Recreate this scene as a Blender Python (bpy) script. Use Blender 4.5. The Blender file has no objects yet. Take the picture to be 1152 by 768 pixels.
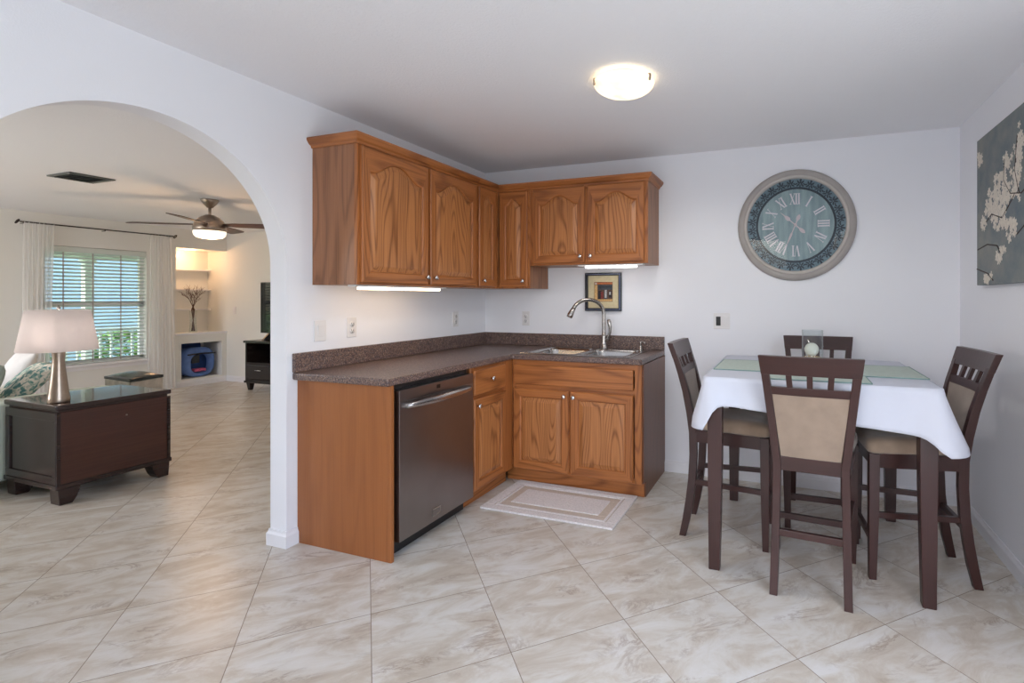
import bpy, bmesh, math, random
from mathutils import Vector, Matrix
random.seed(7)
PI = math.pi
SC = bpy.context.scene
COL = SC.collection

# ------------------------------------------------------------------ camera, world, lights, exposure
cam_d = bpy.data.cameras.new('camera')
cam = bpy.data.objects.new('camera', cam_d)
COL.objects.link(cam)
cam.location = (2.4863, -3.8087, 1.3133)
cam.rotation_euler = (PI/2, 0, 0.3545)
cam_d.sensor_width = 36.0
cam_d.lens = 18.0
cam_d.shift_x = -101.1/1152
cam_d.shift_y = -49.5/1152
cam_d.clip_start = 0.05
SC.camera = cam

SC.view_settings.view_transform = 'Standard'
SC.view_settings.look = 'None'
SC.view_settings.gamma = 1.0
SC.view_settings.use_curve_mapping = False
SC.view_settings.exposure = 0.0

w = bpy.data.worlds.new('sky')
SC.world = w
w.use_nodes = True
wn = w.node_tree
bg = wn.nodes['Background']
sky = wn.nodes.new('ShaderNodeTexSky')
sky.sky_type = 'NISHITA'
sky.sun_disc = False
sky.dust_density = 4.0
sky.air_density = 0.7
sky.sun_elevation = math.radians(50)
sky.sun_rotation = math.radians(200)
wn.links.new(sky.outputs[0], bg.inputs[0])
bg.inputs[1].default_value = 1.1

def area(name, loc, rot, sx, sy, power, col=(1, 1, 1)):
    d = bpy.data.lights.new(name, 'AREA')
    d.shape = 'RECTANGLE'; d.size = sx; d.size_y = sy; d.energy = power; d.color = col
    o = bpy.data.objects.new(name, d); COL.objects.link(o)
    o.location = loc; o.rotation_euler = rot
    return o
# fill lights added to brighten the rooms, set at made-up openings out of view
area('fill_kitchen', (1.6, -5.57, 1.55), (PI/2 + 0.2, 0, -0.3), 1.35, 1.05, 12, (0.9, 0.975, 1.0))
area('fill_right', (3.56, -3.45, 1.08), (0, PI/2 + 0.42, 0), 2.0, 2.3, 36, (0.90, 0.975, 1.0))
area('fill_living', (-4.2, -4.5, 1.5), (PI/2, 0, 0.0), 1.5, 1.2, 46, (0.96, 0.97, 1.0))
SC.cycles.diffuse_bounces = 8

# ------------------------------------------------------------------ materials
def nodes(m):
    m.use_nodes = True
    return m.node_tree, m.node_tree.nodes['Principled BSDF']

def srgb(r, g, b):
    f = lambda c: (c/255/12.92) if c/255 <= 0.04045 else ((c/255 + 0.055)/1.055)**2.4
    return (f(r), f(g), f(b), 1.0)

def mat(name, col, rough=0.5, metal=0.0, spec=0.5, bump=0.0, bscale=200.0, vary=0.0, vscale=8.0, sheen=0.0):
    m = bpy.data.materials.new(name)
    t, p = nodes(m)
    p.inputs['Base Color'].default_value = col
    p.inputs['Roughness'].default_value = rough
    p.inputs['Metallic'].default_value = metal
    p.inputs['Specular IOR Level'].default_value = spec
    if sheen:
        p.inputs['Sheen Weight'].default_value = sheen
    tc = t.nodes.new('ShaderNodeTexCoord')
    n = t.nodes.new('ShaderNodeTexNoise')
    n.inputs['Scale'].default_value = vscale
    n.inputs['Detail'].default_value = 4
    t.links.new(tc.outputs['Object'], n.inputs['Vector'])
    cr = t.nodes.new('ShaderNodeValToRGB')
    a = 1 - vary; b = 1 + vary
    cr.color_ramp.elements[0].position = 0.3
    cr.color_ramp.elements[1].position = 0.7
    cr.color_ramp.elements[0].color = (col[0]*a, col[1]*a, col[2]*a, 1)
    cr.color_ramp.elements[1].color = (min(1, col[0]*b), min(1, col[1]*b), min(1, col[2]*b), 1)
    t.links.new(n.outputs['Fac'], cr.inputs['Fac'])
    t.links.new(cr.outputs['Color'], p.inputs['Base Color'])
    if bump:
        n2 = t.nodes.new('ShaderNodeTexNoise')
        n2.inputs['Scale'].default_value = bscale
        n2.inputs['Detail'].default_value = 3
        t.links.new(tc.outputs['Object'], n2.inputs['Vector'])
        bp = t.nodes.new('ShaderNodeBump')
        bp.inputs['Strength'].default_value = bump
        bp.inputs['Distance'].default_value = 0.004
        t.links.new(n2.outputs['Fac'], bp.inputs['Height'])
        t.links.new(bp.outputs['Normal'], p.inputs['Normal'])
    return m

def emis(name, col, strength, base=(0.9, 0.9, 0.9, 1)):
    m = bpy.data.materials.new(name)
    t, p = nodes(m)
    p.inputs['Base Color'].default_value = base
    p.inputs['Emission Color'].default_value = col
    p.inputs['Emission Strength'].default_value = strength
    p.inputs['Roughness'].default_value = 0.4
    return m

def wood(name, light, dark, axis='z', rough=0.38, ring=16.0, contrast=1.0, fine=0.5):
    """oak style grain: contour lines of a stretched noise field plus fine pores, running along an axis"""
    m = bpy.data.materials.new(name)
    t, p = nodes(m)
    L = t.links.new
    tc = t.nodes.new('ShaderNodeTexCoord')
    oi = t.nodes.new('ShaderNodeObjectInfo')
    mul = t.nodes.new('ShaderNodeVectorMath'); mul.operation = 'SCALE'
    mul.inputs[0].default_value = (7.3, 3.1, 5.7)
    L(oi.outputs['Random'], mul.inputs['Scale'])
    add = t.nodes.new('ShaderNodeVectorMath'); add.operation = 'ADD'
    L(tc.outputs['Object'], add.inputs[0]); L(mul.outputs[0], add.inputs[1])
    def stretched(cross, along):
        mp = t.nodes.new('ShaderNodeMapping')
        s = {'x': (along, cross, cross), 'y': (cross, along, cross), 'z': (cross, cross, along)}[axis]
        mp.inputs['Scale'].default_value = s
        L(add.outputs[0], mp.inputs['Vector'])
        return mp
    n1 = t.nodes.new('ShaderNodeTexNoise')
    n1.inputs['Scale'].default_value = 1.0; n1.inputs['Detail'].default_value = 1.5; n1.inputs['Roughness'].default_value = 0.35
    L(stretched(4.6, 0.55).outputs[0], n1.inputs['Vector'])
    k = t.nodes.new('ShaderNodeMath'); k.operation = 'MULTIPLY'; k.inputs[1].default_value = ring*2*PI
    L(n1.outputs['Fac'], k.inputs[0])
    sn = t.nodes.new('ShaderNodeMath'); sn.operation = 'SINE'
    L(k.outputs[0], sn.inputs[0])
    r1 = t.nodes.new('ShaderNodeMapRange')
    r1.inputs['From Min'].default_value = -1; r1.inputs['From Max'].default_value = 1
    L(sn.outputs[0], r1.inputs['Value'])
    pw = t.nodes.new('ShaderNodeMath'); pw.operation = 'POWER'; pw.inputs[1].default_value = 4.0
    L(r1.outputs[0], pw.inputs[0])
    n2 = t.nodes.new('ShaderNodeTexNoise')
    n2.inputs['Scale'].default_value = 1.0; n2.inputs['Detail'].default_value = 5; n2.inputs['Roughness'].default_value = 0.7
    L(stretched(120.0, 2.2).outputs[0], n2.inputs['Vector'])
    n3 = t.nodes.new('ShaderNodeTexNoise')
    n3.inputs['Scale'].default_value = 1.0; n3.inputs['Detail'].default_value = 2
    L(stretched(5.0, 1.2).outputs[0], n3.inputs['Vector'])
    f = t.nodes.new('ShaderNodeMath'); f.operation = 'MULTIPLY'; f.inputs[1].default_value = 0.42*contrast
    L(pw.outputs[0], f.inputs[0])
    f2 = t.nodes.new('ShaderNodeMath'); f2.operation = 'MULTIPLY_ADD'; f2.inputs[1].default_value = fine*2.4; f2.inputs[2].default_value = -fine*0.92
    L(n2.outputs['Fac'], f2.inputs[0])
    s1 = t.nodes.new('ShaderNodeMath'); s1.operation = 'ADD'
    L(f.outputs[0], s1.inputs[0]); L(f2.outputs[0], s1.inputs[1])
    f3 = t.nodes.new('ShaderNodeMath'); f3.operation = 'MULTIPLY_ADD'; f3.inputs[1].default_value = 0.26; f3.inputs[2].default_value = -0.08
    L(n3.outputs['Fac'], f3.inputs[0])
    s2 = t.nodes.new('ShaderNodeMath'); s2.operation = 'ADD'; s2.use_clamp = True
    L(s1.outputs[0], s2.inputs[0]); L(f3.outputs[0], s2.inputs[1])
    cr = t.nodes.new('ShaderNodeValToRGB')
    cr.color_ramp.elements[0].color = light
    cr.color_ramp.elements[1].color = dark
    L(s2.outputs[0], cr.inputs['Fac'])
    L(cr.outputs['Color'], p.inputs['Base Color'])
    p.inputs['Roughness'].default_value = rough
    bp = t.nodes.new('ShaderNodeBump'); bp.inputs['Strength'].default_value = 0.06; bp.inputs['Distance'].default_value = 0.002
    bp.invert = True
    L(s2.outputs[0], bp.inputs['Height']); L(bp.outputs['Normal'], p.inputs['Normal'])
    return m

OAKL, OAKD = srgb(182, 114, 62), srgb(98, 50, 20)
M_oak = wood('oak_vertical_grain', OAKL, OAKD, 'z', ring=30, contrast=1.1)
M_oakp = wood('oak_panel_grain', srgb(192, 128, 76), srgb(108, 58, 26), 'z', ring=34, contrast=1.25)
M_oakh = wood('oak_horizontal_grain', OAKL, OAKD, 'x', ring=11)
M_oaky = wood('oak_lengthwise_grain', OAKL, OAKD, 'y', ring=11)
M_oakpanel = wood('oak_plain_panel', srgb(158, 96, 50), srgb(120, 68, 32), 'z', ring=10, contrast=0.45, fine=0.45)
M_oakside = wood('oak_side_veneer', srgb(164, 112, 78), srgb(88, 56, 36), 'z', ring=14, contrast=0.8, fine=0.5)
M_oakshade = wood('oak_shaded_side', srgb(120, 76, 54), srgb(84, 52, 38), 'z', ring=6, contrast=0.5)  # darker oak: shade on the sink cabinet's side put into the colour
ESPL, ESPD = srgb(60, 32, 28), srgb(36, 18, 16)
M_esp = wood('espresso_wood', ESPL, ESPD, 'z', rough=0.32, ring=5, contrast=0.5, fine=0.4)
M_espx = wood('espresso_wood_across', ESPL, ESPD, 'x', rough=0.32, ring=5, contrast=0.5, fine=0.4)
M_chest = wood('dark_walnut_chest', srgb(78, 44, 34), srgb(38, 20, 16), 'y', rough=0.22, ring=4, contrast=0.5, fine=0.5)
M_chestd = wood('dark_chest_frame', srgb(48, 30, 26), srgb(24, 15, 13), 'y', rough=0.2, ring=4, contrast=0.4, fine=0.4)
M_black_wood = wood('black_stained_wood', srgb(44, 38, 37), srgb(24, 20, 20), 'x', rough=0.25, ring=4, contrast=0.4)

M_wall = mat('wall_paint', srgb(236, 237, 242), 0.75, bump=0.12, bscale=160, vary=0.012, vscale=1.5)
M_wall_lr = mat('living_wall_paint', srgb(228, 228, 224), 0.75, bump=0.12, bscale=160, vary=0.012, vscale=1.5)
M_trim = mat('white_trim_paint', srgb(232, 232, 236), 0.4, vary=0.01)
M_chrome = mat('polished_chrome', (0.75, 0.75, 0.76, 1), 0.12, 1.0)
M_nickel = mat('brushed_nickel', (0.44, 0.41, 0.385, 1), 0.2, 1.0, vary=0.05, vscale=40)
M_nickel_warm = mat('brushed_bronze_nickel', (0.42, 0.34, 0.28, 1), 0.28, 1.0, vary=0.05, vscale=40)
M_sink = mat('sink_steel', (0.50, 0.49, 0.48, 1), 0.18, 1.0, vary=0.05, vscale=30)
M_dw = mat('dark_stainless', (0.29, 0.265, 0.26, 1), 0.3, 1.0, vary=0.06, vscale=5)
M_dwh = mat('light_stainless', (0.46, 0.44, 0.43, 1), 0.24, 1.0)
M_blackpl = mat('black_plastic', (0.012, 0.012, 0.013, 1), 0.3)
M_plate = mat('white_plastic_plate', srgb(226, 224, 224), 0.35)
M_plateslot = mat('grey_plastic_slot', srgb(120, 120, 122), 0.5)
M_tan = mat('tan_microsuede', srgb(148, 129, 112), 0.95, vary=0.10, vscale=14, bump=0.2, bscale=300, sheen=0.4)
M_tanseat = mat('taupe_microsuede_seat', srgb(154, 133, 114), 0.95, vary=0.20, vscale=9, bump=0.2, bscale=300, sheen=0.4)
M_cloth = mat('white_cotton', srgb(200, 203, 214), 0.9, vary=0.012, bump=0.15, bscale=500)
M_mat = mat('sage_green_cotton', srgb(184, 196, 187), 0.95, vary=0.06, vscale=60, bump=0.3, bscale=500)
M_mat_edge = mat('slate_stitching', srgb(128, 156, 152), 0.95)
M_rugw = mat('white_cotton_pile', srgb(228, 222, 220), 1.0, vary=0.12, vscale=120, bump=1.0, bscale=260)
M_rugb = mat('beige_cotton_weave', srgb(206, 192, 178), 1.0, vary=0.10, vscale=120, bump=0.8, bscale=320)
M_candle = mat('ivory_wax', srgb(232, 232, 218), 0.6)
M_sand = mat('tan_sand', srgb(196, 168, 120), 1.0, vary=0.15, vscale=200)
M_frame_black = mat('black_navy_lacquer', srgb(28, 30, 42), 0.25)
M_frame_sheen = mat('painted_blue_sheen', srgb(120, 130, 160), 0.25)
M_matboard = mat('beige_mat_board', srgb(208, 194, 158), 0.9, vary=0.08, vscale=60)
M_clockrim = mat('greige_distressed_paint', srgb(164, 158, 154), 0.6, vary=0.06, vscale=10)
M_clockrim2 = mat('pale_greige_paint', srgb(188, 182, 176), 0.55, vary=0.05, vscale=10)
M_clockband = mat('dark_teal_patina', srgb(98, 122, 134), 0.6, vary=0.18, vscale=18)
M_clockink = mat('charcoal_teal_ink', srgb(34, 48, 60), 0.6)
M_numeral = mat('pale_lilac_paint', srgb(212, 208, 214), 0.6)
M_hand = mat('rosy_grey_metal', srgb(196, 184, 188), 0.4)
M_leather = mat('dark_leatherette', srgb(36, 36, 36), 0.35)
M_sofa = mat('pale_sage_upholstery', srgb(190, 200, 190), 0.95, vary=0.04, vscale=20, bump=0.2, bscale=300)
M_pgrey = mat('grey_green_pillow_fabric', srgb(150, 160, 152), 0.95, vary=0.06, vscale=20, bump=0.2, bscale=300)
M_pwhite = mat('white_throw_fabric', srgb(226, 224, 222), 0.95, vary=0.04)
M_binsteel = mat('bin_steel', (0.5, 0.46, 0.41, 1), 0.3, 1.0, vary=0.35, vscale=9)
M_binlid = mat('bin_lid_plastic', srgb(38, 44, 44), 0.22)
M_bagblue = mat('periwinkle_blue_nylon', srgb(96, 128, 190), 0.6, vary=0.12, vscale=12)
M_bagdark = mat('deep_blue_nylon', srgb(22, 62, 118), 0.6, vary=0.3, vscale=18)
M_bagpink = mat('pink_patterned_fabric', srgb(196, 92, 128), 0.8, vary=0.5, vscale=40)
M_twig = mat('dried_brown_twigs', srgb(92, 62, 48), 0.9)
M_vent = mat('vent_grey_metal', srgb(92, 92, 90), 0.5)
M_ventdark = mat('vent_dark_metal', srgb(40, 42, 40), 0.6)
M_rod = mat('dark_bronze_rod', srgb(62, 52, 48), 0.4, 0.6)
M_blind = mat('white_blind_slat', srgb(206, 214, 210), 0.5)
M_cord = mat('blind_tape', srgb(172, 164, 160), 0.9)
M_fanblade = wood('fan_blade_wood', srgb(78, 54, 46), srgb(48, 32, 28), 'x', rough=0.4, ring=4, contrast=0.4)
M_screen = mat('television_glass', (0.006, 0.007, 0.008, 1), 0.06)
M_patio = mat('patio_concrete', srgb(178, 172, 160), 0.9, vary=0.06)
M_grass = mat('lawn_green', srgb(110, 140, 70), 1.0, vary=0.25, vscale=6)
M_leaf = mat('hedge_leaves', srgb(96, 136, 66), 0.8, vary=0.35, vscale=4)
M_house = mat('pale_blue_stucco', srgb(206, 222, 238), 0.9, vary=0.03)
M_porch = mat('white_porch_paint', srgb(206, 214, 206), 0.7, vary=0.03)

def glass(name, tint=(1, 1, 1, 1), gl=0.08):
    m = bpy.data.materials.new(name)
    m.use_nodes = True
    t = m.node_tree; t.nodes.clear()
    o = t.nodes.new('ShaderNodeOutputMaterial')
    mx = t.nodes.new('ShaderNodeMixShader')
    tr = t.nodes.new('ShaderNodeBsdfTransparent'); tr.inputs[0].default_value = tint
    g = t.nodes.new('ShaderNodeBsdfGlossy'); g.inputs['Roughness'].default_value = 0.02
    fr = t.nodes.new('ShaderNodeLayerWeight'); fr.inputs[0].default_value = 0.5
    pw = t.nodes.new('ShaderNodeMath'); pw.operation = 'POWER'; pw.inputs[1].default_value = 5.0
    t.links.new(fr.outputs['Facing'], pw.inputs[0])
    ad = t.nodes.new('ShaderNodeMath'); ad.operation = 'MULTIPLY_ADD'; ad.inputs[1].default_value = 0.6; ad.inputs[2].default_value = gl; ad.use_clamp = True
    t.links.new(pw.outputs[0], ad.inputs[0]); t.links.new(ad.outputs[0], mx.inputs[0])
    t.links.new(tr.outputs[0], mx.inputs[1]); t.links.new(g.outputs[0], mx.inputs[2])
    t.links.new(mx.outputs[0], o.inputs[0])
    return m
M_glass = glass('clear_glass', gl=0.022)
M_pane = glass('window_glass', (0.93, 0.99, 0.97, 1), 0.03)
M_tableglass = glass('glass_cylinder', (0.95, 0.97, 0.97, 1), 0.06)

def sheer(name, col, op):
    m = bpy.data.materials.new(name)
    m.use_nodes = True
    t = m.node_tree; t.nodes.clear()
    o = t.nodes.new('ShaderNodeOutputMaterial')
    mx = t.nodes.new('ShaderNodeMixShader'); mx.inputs[0].default_value = op
    tr = t.nodes.new('ShaderNodeBsdfTransparent')
    d = t.nodes.new('ShaderNodeBsdfDiffuse'); d.inputs[0].default_value = col
    tl = t.nodes.new('ShaderNodeBsdfTranslucent'); tl.inputs[0].default_value = col
    m2 = t.nodes.new('ShaderNodeMixShader'); m2.inputs[0].default_value = 0.4
    t.links.new(d.outputs[0], m2.inputs[1]); t.links.new(tl.outputs[0], m2.inputs[2])
    t.links.new(tr.outputs[0], mx.inputs[1]); t.links.new(m2.outputs[0], mx.inputs[2])
    t.links.new(mx.outputs[0], o.inputs[0])
    return m
M_sheer = sheer('sheer_voile', (0.92, 0.91, 0.90, 1), 0.6)

def shade_mat():
    m = bpy.data.materials.new('linen_lamp_shade')
    m.use_nodes = True
    t = m.node_tree; t.nodes.clear()
    o = t.nodes.new('ShaderNodeOutputMaterial')
    d = t.nodes.new('ShaderNodeBsdfDiffuse'); d.inputs[0].default_value = srgb(236, 229, 227)
    tl = t.nodes.new('ShaderNodeBsdfTranslucent'); tl.inputs[0].default_value = srgb(236, 228, 224)
    m2 = t.nodes.new('ShaderNodeMixShader'); m2.inputs[0].default_value = 0.4
    t.links.new(d.outputs[0], m2.inputs[1]); t.links.new(tl.outputs[0], m2.inputs[2])
    t.links.new(m2.outputs[0], o.inputs[0])
    return m
M_shade = shade_mat()

def ceiling_mat():
    m = bpy.data.materials.new('textured_ceiling')
    t, p = nodes(m); L = t.links.new
    p.inputs['Base Color'].default_value = srgb(240, 240, 243)
    p.inputs['Roughness'].default_value = 0.9
    tc = t.nodes.new('ShaderNodeTexCoord')
    n = t.nodes.new('ShaderNodeTexNoise'); n.inputs['Scale'].default_value = 75; n.inputs['Detail'].default_value = 4; n.inputs['Roughness'].default_value = 0.7
    L(tc.outputs['Object'], n.inputs['Vector'])
    b = t.nodes.new('ShaderNodeBump'); b.inputs['Strength'].default_value = 0.35; b.inputs['Distance'].default_value = 0.008
    L(n.outputs['Fac'], b.inputs['Height']); L(b.outputs['Normal'], p.inputs['Normal'])
    return m
M_ceil = ceiling_mat()

def counter_mat():
    m = bpy.data.materials.new('speckled_brown_laminate')
    t, p = nodes(m); L = t.links.new
    tc = t.nodes.new('ShaderNodeTexCoord')
    v = t.nodes.new('ShaderNodeTexVoronoi'); v.inputs['Scale'].default_value = 230
    L(tc.outputs['Object'], v.inputs['Vector'])
    sp = t.nodes.new('ShaderNodeSeparateColor'); L(v.outputs['Color'], sp.inputs[0])
    cr = t.nodes.new('ShaderNodeValToRGB')
    cr.color_ramp.interpolation = 'CONSTANT'
    e = cr.color_ramp.elements
    e[0].position = 0; e[0].color = srgb(78, 62, 60)
    e[1].position = 0.3; e[1].color = srgb(110, 88, 80)
    for pos, c in ((0.55, srgb(130, 106, 94)), (0.74, srgb(92, 84, 88)), (0.86, srgb(160, 138, 122)), (0.93, srgb(70, 58, 60))):
        k = e.new(pos); k.color = c
    L(sp.outputs[0], cr.inputs['Fac'])
    L(cr.outputs['Color'], p.inputs['Base Color'])
    p.inputs['Roughness'].default_value = 0.34
    return m
M_counter = counter_mat()

TX, TY, TS = 0.8495, -1.485, 0.3317
def floor_mat():
    m = bpy.data.materials.new('diagonal_travertine_tile')
    t, p = nodes(m); L = t.links.new
    def math_(op, a, b=None, c=None):
        n = t.nodes.new('ShaderNodeMath'); n.operation = op
        for i, x in enumerate((a, b, c)):
            if x is None: continue
            if isinstance(x, (int, float)): n.inputs[i].default_value = x
            else: L(x, n.inputs[i])
        return n.outputs[0]
    g = t.nodes.new('ShaderNodeNewGeometry')
    s = t.nodes.new('ShaderNodeSeparateXYZ'); L(g.outputs['Position'], s.inputs[0])
    x = math_('SUBTRACT', s.outputs[0], TX); y = math_('SUBTRACT', s.outputs[1], TY)
    u = math_('DIVIDE', math_('SUBTRACT', x, y), 2*TS)
    v = math_('DIVIDE', math_('ADD', x, y), 2*TS)
    fu = math_('FLOOR', u); fv = math_('FLOOR', v)
    cu = math_('ABSOLUTE', math_('SUBTRACT', math_('SUBTRACT', u, fu), 0.5))
    cv = math_('ABSOLUTE', math_('SUBTRACT', math_('SUBTRACT', v, fv), 0.5))
    gu = math_('GREATER_THAN', cu, 0.5 - 0.0034); gv = math_('GREATER_THAN', cv, 0.5 - 0.0034)
    gr = math_('MAXIMUM', gu, gv)
    cid = t.nodes.new('ShaderNodeCombineXYZ'); L(fu, cid.inputs[0]); L(fv, cid.inputs[1])
    wn_ = t.nodes.new('ShaderNodeTexWhiteNoise'); wn_.noise_dimensions = '2D'; L(cid.outputs[0], wn_.inputs['Vector'])
    # per tile shift of the stone pattern, veins running along the v axis of the tiles
    uv = t.nodes.new('ShaderNodeCombineXYZ')
    L(math_('MULTIPLY', u, 1.0), uv.inputs[0]); L(math_('MULTIPLY', v, 1.0), uv.inputs[1])
    sc = t.nodes.new('ShaderNodeVectorMath'); sc.operation = 'SCALE'; sc.inputs['Scale'].default_value = 9.0
    L(wn_.outputs['Color'], sc.inputs[0])
    ad = t.nodes.new('ShaderNodeVectorMath'); ad.operation = 'ADD'; L(uv.outputs[0], ad.inputs[0]); L(sc.outputs[0], ad.inputs[1])
    mp = t.nodes.new('ShaderNodeMapping'); mp.inputs['Scale'].default_value = (1.7, 0.75, 1); L(ad.outputs[0], mp.inputs['Vector'])
    n1 = t.nodes.new('ShaderNodeTexNoise'); n1.inputs['Scale'].default_value = 2.3; n1.inputs['Detail'].default_value = 8; n1.inputs['Roughness'].default_value = 0.68; n1.inputs['Distortion'].default_value = 0.6
    L(mp.outputs[0], n1.inputs['Vector'])
    n2 = t.nodes.new('ShaderNodeTexNoise'); n2.inputs['Scale'].default_value = 1.7; n2.inputs['Detail'].default_value = 10; n2.inputs['Roughness'].default_value = 0.7; n2.inputs['Distortion'].default_value = 1.2
    L(mp.outputs[0], n2.inputs['Vector'])
    vein = math_('SUBTRACT', 1.0, math_('MULTIPLY', math_('ABSOLUTE', math_('SUBTRACT', n2.outputs['Fac'], 0.5)), 26.0))
    vein = math_('MAXIMUM', vein, 0.0)
    n3 = t.nodes.new('ShaderNodeTexNoise'); n3.inputs['Scale'].default_value = 2.2; n3.inputs['Detail'].default_value = 2
    L(mp.outputs[0], n3.inputs['Vector'])
    vm = t.nodes.new('ShaderNodeMapRange'); vm.inputs['From Min'].default_value = 0.5; vm.inputs['From Max'].default_value = 0.68; L(n3.outputs['Fac'], vm.inputs['Value'])
    vein = math_('MULTIPLY', vein, vm.outputs[0])
    cr = t.nodes.new('ShaderNodeValToRGB')
    e = cr.color_ramp.elements
    e[0].position = 0.30; e[0].color = srgb(182, 170, 154)
    e[1].position = 0.66; e[1].color = srgb(216, 214, 210)
    k = e.new(0.46); k.color = srgb(198, 190, 178)
    k = e.new(0.54); k.color = srgb(208, 204, 196)
    L(n1.outputs['Fac'], cr.inputs['Fac'])
    mx = t.nodes.new('ShaderNodeMix'); mx.data_type = 'RGBA'
    mx.inputs['B'].default_value = srgb(138, 116, 98)
    L(math_('MULTIPLY', vein, 0.6), mx.inputs['Factor']); L(cr.outputs['Color'], mx.inputs['A'])
    m3 = t.nodes.new('ShaderNodeMix'); m3.data_type = 'RGBA'
    m3.inputs['B'].default_value = srgb(136, 122, 108)
    L(math_('MULTIPLY', gr, 0.9), m3.inputs['Factor']); L(mx.outputs['Result'], m3.inputs['A'])
    L(m3.outputs['Result'], p.inputs['Base Color'])
    rg = math_('ADD', math_('MULTIPLY', gr, 0.5), 0.30)
    L(rg, p.inputs['Roughness'])
    bp = t.nodes.new('ShaderNodeBump'); bp.invert = True; bp.inputs['Strength'].default_value = 0.5; bp.inputs['Distance'].default_value = 0.002
    L(gr, bp.inputs['Height']); L(bp.outputs['Normal'], p.inputs['Normal'])
    return m
M_floor = floor_mat()

def face_mat():
    m = bpy.data.materials.new('weathered_teal_dial')
    t, p = nodes(m); L = t.links.new
    tc = t.nodes.new('ShaderNodeTexCoord')
    mp = t.nodes.new('ShaderNodeMapping'); mp.inputs['Scale'].default_value = (34, 34, 5); L(tc.outputs['Object'], mp.inputs['Vector'])
    n = t.nodes.new('ShaderNodeTexNoise'); n.inputs['Scale'].default_value = 1; n.inputs['Detail'].default_value = 5; L(mp.outputs[0], n.inputs['Vector'])
    cr = t.nodes.new('ShaderNodeValToRGB'); e = cr.color_ramp.elements
    e[0].position = 0.3; e[0].color = srgb(112, 136, 142)
    e[1].position = 0.72; e[1].color = srgb(150, 172, 176)
    L(n.outputs['Fac'], cr.inputs['Fac']); L(cr.outputs['Color'], p.inputs['Base Color'])
    p.inputs['Roughness'].default_value = 0.6
    return m
M_dial = face_mat()

def canvas_mat():
    m = bpy.data.materials.new('blue_grey_canvas')
    t, p = nodes(m); L = t.links.new
    tc = t.nodes.new('ShaderNodeTexCoord')
    n = t.nodes.new('ShaderNodeTexNoise'); n.inputs['Scale'].default_value = 4; n.inputs['Detail'].default_value = 6; n.inputs['Roughness'].default_value = 0.7
    L(tc.outputs['Object'], n.inputs['Vector'])
    cr = t.nodes.new('ShaderNodeValToRGB'); e = cr.color_ramp.elements
    e[0].position = 0.3; e[0].color = srgb(98, 112, 122)
    e[1].position = 0.7; e[1].color = srgb(142, 142, 136)
    L(n.outputs['Fac'], cr.inputs['Fac']); L(cr.outputs['Color'], p.inputs['Base Color'])
    p.inputs['Roughness'].default_value = 0.8
    return m
M_canvas = canvas_mat()
M_blossom = mat('cream_oil_paint', srgb(216, 208, 196), 0.8, vary=0.12, vscale=60)
M_twigpaint = mat('umber_oil_paint', srgb(70, 58, 54), 0.8)

def floral_mat():
    m = bpy.data.materials.new('teal_floral_print')
    t, p = nodes(m); L = t.links.new
    tc = t.nodes.new('ShaderNodeTexCoord')
    n = t.nodes.new('ShaderNodeTexNoise'); n.inputs['Scale'].default_value = 26; n.inputs['Detail'].default_value = 5; n.inputs['Distortion'].default_value = 1.0
    L(tc.outputs['Object'], n.inputs['Vector'])
    cr = t.nodes.new('ShaderNodeValToRGB'); e = cr.color_ramp.elements
    e[0].position = 0.4; e[0].color = srgb(84, 128, 130)
    e[1].position = 0.56; e[1].color = srgb(226, 220, 208)
    k = e.new(0.46); k.color = srgb(120, 158, 146)
    L(n.outputs['Fac'], cr.inputs['Fac']); L(cr.outputs['Color'], p.inputs['Base Color'])
    p.inputs['Roughness'].default_value = 0.95
    return m
M_floral = floral_mat()

def alabaster():
    m = bpy.data.materials.new('lit_alabaster_glass')
    t, p = nodes(m); L = t.links.new
    tc = t.nodes.new('ShaderNodeTexCoord')
    n = t.nodes.new('ShaderNodeTexNoise'); n.inputs['Scale'].default_value = 7; n.inputs['Detail'].default_value = 4; n.inputs['Distortion'].default_value = 1.5
    L(tc.outputs['Object'], n.inputs['Vector'])
    cr = t.nodes.new('ShaderNodeValToRGB'); e = cr.color_ramp.elements
    e[0].position = 0.35; e[0].color = (0.92, 0.66, 0.32, 1)
    e[1].position = 0.6; e[1].color = (1.0, 0.86, 0.60, 1)
    L(n.outputs['Fac'], cr.inputs['Fac'])
    L(cr.outputs['Color'], p.inputs['Emission Color'])
    p.inputs['Emission Strength'].default_value = 1.5
    p.inputs['Base Color'].default_value = (0.8, 0.75, 0.65, 1)
    p.inputs['Roughness'].default_value = 0.25
    return m
M_bowl = alabaster()
M_fanlight = emis('lit_frosted_globe', (1.0, 0.80, 0.58, 1), 1.3)
M_tube = emis('lit_cool_tube', (1.0, 0.97, 0.95, 1), 9.0)
M_tubew = emis('lit_warm_tube', (1.0, 0.70, 0.40, 1), 10.0)
M_puck = emis('lit_puck', (1.0, 0.78, 0.5, 1), 25.0)

# ------------------------------------------------------------------ mesh helpers
def BM(): return bmesh.new()

def bx(bm, x0, x1, y0, y1, z0, z1, mi=0):
    r = bmesh.ops.create_cube(bm, size=1.0)
    vs = r['verts']
    bmesh.ops.scale(bm, vec=(x1-x0, y1-y0, z1-z0), verts=vs)
    bmesh.ops.translate(bm, vec=((x0+x1)/2, (y0+y1)/2, (z0+z1)/2), verts=vs)
    if mi:
        for f in {f for v in vs for f in v.link_faces}: f.material_index = mi
    return vs

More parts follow.
